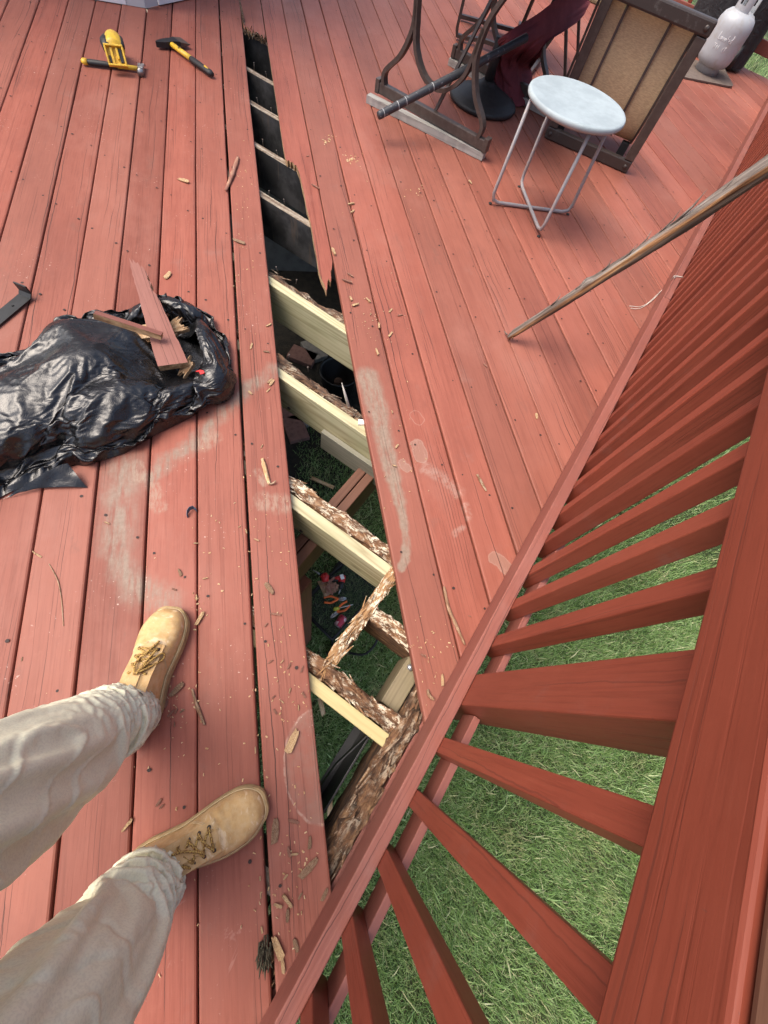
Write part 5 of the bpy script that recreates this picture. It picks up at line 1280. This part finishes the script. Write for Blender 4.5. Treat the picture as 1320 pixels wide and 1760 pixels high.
# ------------------------------------------------------------------ splinters and chips on the boards
M_chip = rot_mat('pale splinter wood', 'Y', [(.34, (.20, .09, .04)), (.46, (.44, .26, .12)), (.56, (.64, .45, .24)), (.7, (.80, .68, .46))], .3)
M_chipd = rot_mat('brown splinter wood', 'Y', [(.3, (.07, .035, .02)), (.45, (.20, .105, .055)), (.58, (.36, .22, .13)), (.75, (.55, .42, .28))], .2)
M_chipr = rot_mat('red backed splinter', 'Y', [(.3, (.12, .045, .03)), (.45, (.25, .10, .07)), (.58, (.36, .19, .12)), (.75, (.55, .38, .26))], .1)
CM_ = [M_chip, M_chipd, M_chipr]
chip_me = {}
MARKS = [(300, 1050, 'by the toe of the upper boot'), (290, 1220, 'beside the heel of the upper boot'), (455, 1390, 'by the toe of the lower boot'), (270, 1380, 'between the two boots'), (495, 1150, 'left of the rotted joist crossing'), (485, 1220, 'left of the yellow pine joist'),
         (500, 1480, 'left of the decayed rim joist'), (490, 1560, 'where the gap side board narrows'), (490, 1640, 'at the end of the gap side board'), (430, 910, 'on the joint left of the near pine joist'), (450, 760, 'left of the short grey scab board'), (320, 960, 'below the blue grey scrap'), (190, 900, 'on the grey worn track'),
         (60, 950, 'by the long curved twig'), (465, 660, 'left of the middle pine joist'), (460, 580, 'left of the far pine joist'), (410, 610, 'right of the black bag'), (316, 311, 'halfway between the bag and the hatchet'), (411, 400, 'left of the nearest old black joist'), (530, 270, 'right of the broken stump'), (605, 357, 'in the middle of the boards beyond the stump'),
         (590, 470, 'beside the stump tip'), (610, 520, 'right of the far pine joist'), (665, 550, 'two boards right of the far joist'), (645, 600, 'right of the dark plant pot'), (680, 780, 'on the grey worn stripe'), (808, 313, 'near the table trestle foot'), (922, 715, 'near the bottom rail at mid length'), (834, 628, 'near the foot of the leaning stick'), (740, 1130, 'on the narrowing board beside the bottom rail'), (807, 1059, 'beside the long barky splinter')]
for mi in range(3):
    for v in range(6):
        r_ = random.Random(100 + v * 7 + mi); b = B(); k = 5; wv = r_.uniform(.10, .19)
        A_ = [(-wv * r_.uniform(.5, 1), -.5 + .16 * r_.random()), (wv * .2, -.5 + .1 * r_.random()), (wv * r_.uniform(.6, 1), -.36), (wv * r_.uniform(.8, 1.1), 0), (wv * r_.uniform(.5, 1), .3), (wv * .3, .5 - .1 * r_.random()), (-wv * .1, .38), (-wv * .6, .5 - .12 * r_.random()), (-wv * r_.uniform(.7, 1.1), .1)]
        h_ = r_.uniform(.10, .2); n_ = len(A_)
        vs = [(x * .8, y, .0) for x, y in A_] + [(x, y, h_ * (.5 + .5 * r_.random())) for x, y in A_]
        b.add(vs, [tuple(range(n_, 2 * n_)), tuple(range(n_ - 1, -1, -1))] + [(i, (i + 1) % n_, n_ + (i + 1) % n_, n_ + i) for i in range(n_)])
        me = b.mesh('wood_chip'); me.materials.append(CM_[mi]); chip_me[mi, v] = me
def chip(px_, py_, L, deg, mi=0, z=.0022, wide=1., label=None, group=None):
    p = at(px_, py_, z); o = bpy.data.objects.new('wood_chip', chip_me[mi, rng.randrange(6)]); COL.objects.link(o)
    o.location = (p.x, p.y, z); o.rotation_euler = (R(rng.uniform(-4, 4)), R(rng.uniform(-8, 8)), R(deg)); o.scale = (L * wide, L, L * .8)
    if label is None:
        d_, nm = min(((px_ - a) ** 2 + (py_ - c) ** 2, t) for a, c, t in MARKS)
        label = ['pale', 'dark brown', 'red backed'][mi] + ' wood chip lying on the boards ' + nm
        group = ['pale', 'dark', 'red backed'][mi] + ' chips ' + nm
    tag(o, label or ['small pale wood chip lying on the red boards', 'small dark brown wood chip lying on the red boards', 'small red backed wood chip lying on the red boards'][mi], 'wood chip', group or ['pale chips scattered on the deck', 'dark chips scattered on the deck', 'red backed chips scattered on the deck'][mi])
CH = [(184, 899, .018, 60, 0), (450, 767, .016, -30, 0), (309, 984, .026, 20, 1), (299, 1013, .016, 60, 2), (337, 934, .016, 80, 0), (353, 994, .018, -85, 0), (412, 905, .012, -60, 0), (423, 913, .020, 10, 0),
      (441, 928, .020, 60, 0), (457, 1074, .016, -50, 2), (338, 1027, .020, 5, 0), (465, 1137, .018, -65, 2), (485, 1137, .014, -50, 0), (497, 1144, .020, -35, 2), (519, 1150, .020, -25, 2), (498, 1187, .016, -20, 0),
      (522, 1194, .022, 20, 2), (485, 1206, .014, 40, 0), (473, 1223, .018, 25, 2), (513, 1216, .016, 0, 0), (470, 1198, .014, -60, 2), (439, 1289, .018, 0, 0), (435, 1186, .008, 0, 0), (504, 1411, .030, 65, 2),
      (497, 1464, .026, 10, 2), (506, 1468, .022, 80, 0), (532, 1448, .028, -10, 1), (491, 1507, .014, -50, 0), (494, 1548, .034, 35, 0), (494, 1574, .028, -10, 1), (558, 1537, .030, -40, 1), (486, 1656, .036, 5, 0), (508, 1624, .026, 15, 1),
      (518, 1569, .008, 0, 0), (447, 1510, .010, 0, 0), (448, 1539, .014, 0, 0), (450, 1598, .014, 5, 0), (219, 1417, .032, -45, 0), (273, 1379, .018, -40, 2), (278, 1386, .014, -55, 2), (475, 1426, .038, -15, 2),
      (38, 1133, .012, 0, 1), (59, 950, .016, 40, 0), (67, 955, .022, 50, 0), (529, 268, .020, -60, 2), (542, 321, .050, 50, 2), (604, 351, .040, -80, 0), (606, 364, .040, -40, 0), (573, 433, .055, 10, 0), (808, 313, .035, 20, 0),
      (411, 416, .065, 60, 1), (603, 513, .032, 5, 0), (611, 524, .038, -70, 0), (633, 516, .036, 30, 0), (671, 534, .034, -40, 0), (651, 560, .040, -10, 0), (671, 575, .040, -40, 0), (637, 540, .018, -30, 0), (648, 605, .040, 5, 0),
      (682, 767, .022, -40, 0), (678, 801, .020, 60, 0), (597, 484, .050, 60, 2), (602, 473, .040, 40, 2), (674, 708, .018, 0, 0), (688, 542, .030, -70, 2), (467, 658, .034, -30, 0), (464, 655, .030, -45, 0), (461, 671, .024, -40, 0),
      (462, 559, .030, -55, 0), (458, 605, .026, 80, 1), (922, 715, .032, -15, 0), (834, 628, .026, 20, 2), (727, 1127, .022, 45, 2), (807, 1059, .012, 60, 2), (316, 311, .060, 60, 0), (394, 612, .020, 10, 0), (432, 595, .034, -15, 0),
      (395, 610, .014, -20, 0), (430, 675, .022, 40, 0), (294, 1226, .022, -50, 2), (303, 1222, .016, -30, 2), (286, 1210, .020, -20, 2), (313, 1222, .014, -60, 1), (437, 1400, .010, 0, 0), (458, 1404, .012, 10, 2), (300, 1245, .012, 0, 1), (533, 1494, .012, 20, 0), (516, 1540, .016, -40, 1), (478, 1556, .022, 60, 0)]
for (x, y, L, dg, mi) in CH: chip(x, y, L, dg, mi)
def fat(px_, py_, L, deg, mi, wide, label, z=.0022): chip(px_, py_, L, deg, mi, z, wide, label, 'x'); o = COL.objects[-1]; del o['group']
fat(288.7, 474, .050, -30, 0, 1.7, 'blocky pale wood chunk lying above the mouth of the black bag')
fat(462, 1011, .045, 30, 1, .9, 'dark knotty splinter cluster on the board beside the gap, above the boots')
fat(473, 1056, .036, 70, 2, .9, 'stubby reddish chip on the board left of the rotted cross')
fat(344, 1063, .045, -30, 0, 1.1, 'curled tan bark chip above the upper boot toe')
fat(503, 1274, .062, -35, 0, 1.1, 'fat pale wood chip resting on the pale ring stain')
fat(473, 1427, .058, -10, 1, 1.0, 'brown bark chip right of the lower boot toe')
fat(531, 1491, .060, -60, 1, .9, 'dark ended wood splinter on the board end near the rail')
fat(478, 1628, .048, 20, 0, 1.1, 'flat yellow wood chip on the board end by the bottom rail')
fat(760, 1169, .036, -12, 0, 1.2, 'pale diamond shaped chip against the bottom rail')
fat(305, 1184, .046, -50, 1, .9, 'dark crumbled bark beside the upper boot')
# long splinters
def sliver(pts, r, mat, label, seed=0):
    b = B(); r_ = random.Random(seed); P_ = [at(x, y, z) for x, y, z in pts]; Q = [bez(P_, t / 16) for t in range(17)]
    b.tube(Q, [r * (.35 + .65 * math.sin(math.pi * min(1, max(0, (i + 1.5) / 18))) ** .6) * r_.uniform(.8, 1.15) for i in range(17)], 6, None, 0, True, .6)
    tag(b.obj('splinter', mat), label, 'splinter')
sliver([(763, 1008, .006), (771, 1045, .007), (783, 1072, .007), (799, 1108, .006)], .0058, M_chipd, 'long barky splinter lying along the board joint near the bottom rail', 1)
sliver([(451, 788, .006), (456, 808, .007), (463, 832, .006)], .0072, M_chip, 'thick tan splinter with a hooked end left of the middle pine joist', 2)
sliver([(463, 832, .006), (470, 830, .008), (474, 826, .010)], .0034, M_chipd, 'short hooked twig at the end of the thick tan splinter', 3)
sliver([(330, 1184, .004), (338, 1212, .004), (346, 1232, .006), (352, 1246, .005)], .0042, M_chipd, 'thin brown splinter across the board joint right of the upper boot', 4)
sliver([(409, 270, .008), (400, 298, .008), (388, 327, .008)], .0105, M_chipr, 'straight reddish stick on the board left of the far gap', 5)
sliver([(820, 815, .005), (827, 828, .005), (836, 844, .005)], .0058, M_chipd, 'small dark pointed splinter alone on the right hand boards', 6)
sliver([(84, 969, .003), (98, 995, .004), (105, 1025, .003), (109, 1076, .003)], .0016, M_chipd, 'long thin curved twig on the left boards above the trouser leg', 7)
sliver([(276, 1010, .003), (284, 1012, .003), (288, 1013, .003)], .001, M_chipd, 'tiny dark thread of bark below the blue scrap', 8) if False else None
sliver([(735, 1185, .004), (738, 1195, .006), (746, 1203, .012)], .0055, M_chipd, 'dark wedge of bark sticking up at the tip of the right hand board', 9)
sliver([(487, 1537, .004), (496, 1552, .004), (501, 1560, .004)], .0034, M_chip, 'straight pale splinter on the end of the gap side board', 10)
# blue grey scrap and a mossy clump in the board joint
b = B(); q_ = at(330, 880, .005)
b.bar([at(322, 889, .004), at(322, 880, .010), at(326, 874, .012), at(332, 872, .009), at(338, 877, .004)], .014, .0016, (0, .3, 1)); tag(b.obj('plastic_scrap', plain('blue grey scrap', (.060, .085, .125), .6, 0, .3, 90)), 'curled blue grey scrap lying on the boards below the black bag', 'scrap')
b = B(); r_ = random.Random(12); q_ = at(455, 1632, .004)
for k in range(60):
    d = Vector((r_.gauss(0, .006), r_.gauss(0, .012), abs(r_.gauss(0, .006)))); e_ = Vector((r_.gauss(0, .006), -abs(r_.gauss(.012, .008)), r_.uniform(0, .012))); b.tube([q_ + d, q_ + d + e_ * .6, q_ + d + e_], [.0022, .0018, .0005], 4)
tag(b.obj('moss_clump', plain('mossy bark', (.075, .065, .038), .9, 0, .4, 90)), 'dark mossy clump caught in the board joint near the rail', 'moss clump')
# sawdust and crumbs: nobody could count them
b = B(); r_ = random.Random(33); vs, fs = [], []
def crumbs(cx, cy, sx, sy, nn, smin=.0012, smax=.004):
    for k in range(nn):
        p = at(cx + r_.gauss(0, sx), cy + r_.gauss(0, sy), .0018)
        u_, v_ = (p.x + p.y) * S2, (p.x - p.y) * S2
        if v_ > .285 or (.0 < p.x < .29 and p.y < 1.4) or (.0 < p.x < .21 and p.y < 3.8): continue
        a = r_.uniform(0, 6.28); L = r_.uniform(smin, smax); w_ = L * r_.uniform(.25, .6); d = Vector((math.cos(a), math.sin(a), 0)); e_ = Vector((-d.y, d.x, 0)); h_ = Vector((0, 0, L * .35)); s = len(vs)
        vs.extend([p - d * L - e_ * w_, p + d * L - e_ * w_ * .6, p + d * L * .8 + e_ * w_, p - d * L * .7 + e_ * w_, p + h_]); fs.extend([(s, s + 1, s + 4), (s + 1, s + 2, s + 4), (s + 2, s + 3, s + 4), (s + 3, s, s + 4)])
for c_a in ((300, 1215, 22, 26, 40), (495, 1180, 28, 70, 46), (500, 1500, 30, 90, 60), (735, 1130, 26, 36, 46), (470, 960, 30, 80, 40), (660, 560, 34, 46, 40), (602, 272, 8, 5, 30, .003, .008), (565, 241, 6, 4, 20, .003, .008), (714, 328, 12, 6, 12, .003, .006), (418, 330, 10, 50, 34, .002, .005), (420, 470, 14, 60, 30), (360, 960, 60, 60, 30), (690, 790, 30, 50, 24), (250, 1290, 80, 120, 24), (390, 1350, 70, 160, 30), (340, 1050, 8, 20, 14), (640, 320, 60, 60, 14, .002, .004)):
    crumbs(*c_a)
b.add(vs, fs); tag(b.obj('sawdust', M_chip), 'sawdust and fine wood crumbs strewn on the boards around the gap', 'sawdust', kind='stuff')

# ------------------------------------------------------------------ things on the lawn under the deck
CZ = GZ + .35
def lo(x, y, z=CZ): return at(x, y, z)
K = [lo(575.8, 960.6), lo(632, 1009), lo(585, 1097), lo(541, 1048)]
# straighten to a rectangle
kc = (K[0] + K[1] + K[2] + K[3]) / 4; ex = ((K[1] - K[0]) + (K[2] - K[3])).normalized(); ey = Vector((-ex.y, ex.x, 0)); hx = .18; hy = .26
ct = empty('mesh_cart', (kc.x, kc.y, GZ), math.atan2(ex.y, ex.x), 'black mesh topped cart holding tools on the lawn below the gap', 'cart')
M_cart = plain('black cart metal', (.02, .021, .022), .5, .3, .3, 40)
b = B()
for k in range(-34, 35):
    for s_ in (-1, 1):
        x0 = k * .014; pts = []
        a = Vector((x0 - s_ * hy, -hy, .35)); c = Vector((x0 + s_ * hy, hy, .35))
        # clip to the tray width
        t0, t1 = 0., 1.
        dx = c.x - a.x
        for lim, sg in ((hx, 1), (-hx, -1)):
            da, dc = (a.x - lim) * sg, (c.x - lim) * sg
            if da > 0 and dc > 0: t0 = 2
            elif da > 0: t0 = max(t0, da / (da - dc))
            elif dc > 0: t1 = min(t1, da / (da - dc))
        if t0 < t1: b.tube([a.lerp(c, t0), a.lerp(c, t1)], .0016, 4, None, 0, False)
tag(b.obj('mesh_tray', M_cart, ct), kind='stuff')
b = B(); b.tube([(-hx, -hy, .35), (hx, -hy, .35), (hx, hy, .35), (-hx, hy, .35), (-hx, -hy, .35)], .013, 8); b.tube([(-hx, -hy, .27), (hx, -hy, .27), (hx, hy, .27), (-hx, hy, .27), (-hx, -hy, .27)], .007, 8); b.obj('rim', M_cart, ct)
for sx in (-1, 1):
    for sy in (-1, 1):
        b = B(); b.tube([(sx * hx, sy * hy, .34), (sx * (hx + .02), sy * hy, .09)], .009, 8); b.obj('leg', M_cart, ct)
        b = B(); b.lathe([(.02, -.022), (.075, -.02), (.088, -.01), (.088, .01), (.075, .02), (.02, .022)], 20, Matrix.Translation((sx * (hx + .045), sy * hy, .088)) @ Matrix.Rotation(R(90), 4, 'Y')); b.obj('wheel', M_blkr, ct)
b = B(); b.tube(arc([(hx, .12, .33), (hx + .10, .10, .30), (hx + .24, .02, .26), (hx + .26, -.14, .20), (hx + .16, -.22, .14)], 20), .010, 8); b.obj('handle', M_cart, ct)
def c6(x, y, z): return at(500 + x / 6.6, 900 + y / 6.6, z)
TZ = CZ + .004
M_red = plain('red plastic', (.58, .022, .022), .4, 0, .2, 40)
dz = TZ + .03
dr_ = empty('power_drill', tuple(c6(560, 660, TZ)), 0, 'red and black cordless drill lying at the right side of the mesh cart', 'drill')
b = B(); b.tube([c6(585, 590, dz), c6(578, 620, dz), c6(572, 665, dz)], [.026, .030, .026], 16); b.tube([c6(560, 620, dz), c6(500, 625, dz)], [.020, .017], 12); child(b, 'body', M_red, dr_)
b = B(); b.tube([c6(572, 665, dz), c6(566, 720, dz), c6(562, 745, dz)], [.022, .020, .010], 14); b.box(-.03, .03, -.025, .025, -.02, .02, .005, Matrix.Translation(c6(490, 625, dz - .006))); child(b, 'chuck', M_blkr, dr_)
b = B(); b.tube([c6(562, 745, dz), c6(540, 800, dz - .012)], .005, 8); child(b, 'bit', M_stl, dr_)
b = B(); b.box(-.014, .014, -.020, .020, .030, .032, .0, Matrix.Translation(c6(578, 615, dz)) @ Matrix.Rotation(R(10), 4, 'Z')); child(b, 'sticker', plain('white sticker', (.8, .8, .8), .5), dr_)
d2 = empty('impact_driver', tuple(c6(385, 610, TZ)), 0, 'red cordless tool with a steel bit lying on the paper bag', 'power tool')
b = B(); b.tube([c6(375, 570, dz + .03), c6(385, 600, dz + .03), c6(392, 660, dz + .02)], [.024, .034, .026], 16); child(b, 'body', M_red, d2)
b = B(); b.tube([c6(370, 590, dz + .02), c6(330, 575, dz + .018)], [.022, .014], 12); child(b, 'nose', M_blkr, d2)
b = B(); b.tube([c6(330, 575, dz + .018), c6(250, 525, dz)], [.008, .004], 8); child(b, 'bit', M_stl, d2)
pg = empty('paper_bag', tuple(c6(400, 740, TZ)), 0, 'torn brown paper bag of wood scraps on the mesh cart', 'paper bag')
b = B(); M_pap = plain('brown kraft paper', (.40, .25, .145), .8, 0, .25, 30, .5); vs, fs = [], []
PC = [c6(300, 660, TZ), c6(460, 640, TZ), c6(540, 760, TZ), c6(380, 840, TZ)]
for i in range(13):
    for k in range(13):
        s, t = i / 12, k / 12; p = PC[0].lerp(PC[1], s).lerp(PC[3].lerp(PC[2], s), t); p.z += .02 + .02 * noise.noise(p * 40) + .03 * math.sin(math.pi * s) * math.sin(math.pi * t); vs.append(p)
for i in range(12):
    for k in range(12): fs.append((i * 13 + k, i * 13 + k + 1, (i + 1) * 13 + k + 1, (i + 1) * 13 + k))
b.add(vs, fs); child(b, 'bag_skin', M_pap, pg)
b = B(); r_ = random.Random(2)
for k in range(26):
    p = PC[0].lerp(PC[1], r_.uniform(.2, .95)).lerp(PC[3].lerp(PC[2], r_.uniform(.2, .95)), r_.uniform(.1, .9)); p.z += .055; a = r_.uniform(0, 6.28); d = Vector((math.cos(a), math.sin(a), .2)) * r_.uniform(.012, .035)
    b.bar([p - d, p + d], r_.uniform(.010, .022), .004, (-d.y, d.x, 0))
tag(child(b, 'scraps', M_chipr, pg), kind='stuff')
def pliers(cx, cy, deg, label, fl=1):
    q_ = c6(cx, cy, TZ + .008); o = empty('pliers', tuple(q_), R(deg), label, 'pliers'); M_or = plain('orange grip', (.85, .16, .03), .5)
    for s_ in (-1, 1):
        b = B(); b.tube(arc([(0, 0, 0), (.03, s_ * .012, 0), (.065, s_ * .026, 0), (.115, s_ * .018, 0)], 12), .0085, 8, None, 0, True, .7); b.obj('handle', M_or, o)
        b = B(); b.tube([(.005, s_ * .006, 0), (-.03, s_ * .009, 0), (-.06, s_ * .003, 0)], [.010, .009, .004], 8, None, 0, True, .6); b.obj('jaw', M_stl, o)
    return o
pliers(545, 855, 175, 'orange handled pliers in the middle of the mesh cart'); pliers(520, 1010, 30, 'orange handled pliers next to the screwdriver on the mesh cart')
sd_ = empty('screwdriver', tuple(c6(560, 955, TZ)), 0, 'yellow handled screwdriver with a steel shank on the mesh cart', 'screwdriver')
b = B(); b.tube([c6(482, 975, TZ + .014), c6(500, 970, TZ + .015), c6(545, 958, TZ + .014)], [.010, .0155, .011], 10); child(b, 'handle', plain('yellow green handle', (.55, .55, .05), .35), sd_)
b = B(); b.tube([c6(545, 958, TZ + .014), c6(705, 918, TZ + .008)], .0042, 8); child(b, 'shank', plain('bright steel', (.75, .75, .74), .3, .8), sd_)
cn = empty('drink_can', tuple(c6(565, 1110, TZ)), 0, 'pinkish red drink can lying at the lower edge of the mesh cart', 'can')
n = NT('can print'); co = n('TexCoord').outputs['Object']; f = n.noise(co, 22, 3, .5)
M_can = n.out(n.mix(n.ss(f, .5, .54), (.42, .035, .07), (.72, .50, .52)), .3, None, 0, 0, .4)
P0, P1 = c6(525, 1165, TZ + .034), c6(602, 1052, TZ + .034); ca_ = (P1 - P0).normalized()
b = B(); b.tube([P0, P0 + ca_ * .008, P1 - ca_ * .012, P1], [.026, .033, .033, .027], 20); child(b, 'body', M_can, cn)
b = B(); b.tube([P1, P1 + ca_ * .001], .0255, 20); b.tube([P0 - ca_ * .001, P0], .0245, 20); child(b, 'lid', plain('can aluminium', (.7, .7, .7), .3, .9), cn)
# pot, pavers and scraps lower down
pp = at(583, 640, GZ + .30)
po = empty('planter_pot', (pp.x, pp.y, GZ), 0, 'large black plastic plant pot in the dark below the far pine joists', 'pot')
b = B(); b.lathe([(.15, 0), (.19, .30), (.205, .305), (.205, .325), (.190, .325), (.180, .30), (.145, .03), (.02, .03)], 36); b.obj('pot', plain('black pot plastic', (.012, .012, .013), .4), po)
b = B(); b.lathe([(.02, .05), (.05, .14), (.045, .18), (.01, .19)], 10); b.obj('contents', plain('brown leaf litter', (.10, .06, .045), .9, 0, .4, 40), po)
M_pav = plain('red concrete paver', (.20, .105, .085), .9, 0, .3, 24, .4)
M_pavg = plain('grey concrete paver', (.20, .19, .17), .9, 0, .3, 24, .4)
for (x, y, dg, m_, lb) in ((508, 735, 12, M_pav, 'reddish concrete paver lying in the shaded grass below the gap'), (520, 708, 40, M_pavg, 'mossy grey paver beside the reddish paver in the shade'), (495, 705, 70, M_pav, 'tilted reddish paver half hidden below the left board'), (540, 600, 20, M_pavg, 'grey paver in the dark beside the plant pot'), (520, 610, 60, M_pav, 'reddish paver in the dark left of the plant pot')):
    p = at(x, y, GZ + .05); b = B(); b.box(-.10, .10, -.15, .15, .001, .055, .006); o = b.obj('paver', m_); o.location = (p.x, p.y, GZ); o.rotation_euler = (0, 0, R(dg)); tag(o, lb, 'paver')
for i, (x, y, dx, dy, lb) in enumerate(((555, 830, 18, 8, 'pale split stick lying on the grass under the near joists'), (553, 1215, 3, 12, 'pale wood scrap on the grass below the yellow joist'), (567, 1390, 0, 14, 'pale wood scrap on the grass beside the black strip'))):
    P0 = at(x - dx, y - dy, GZ + .05); P1 = at(x + dx, y + dy, GZ + .06)
    splint_board('wood_scrap', P0, P1, .035, .012, [M_chip, M_chip], lb, 'wood scrap', .03, .03, 40 + i)
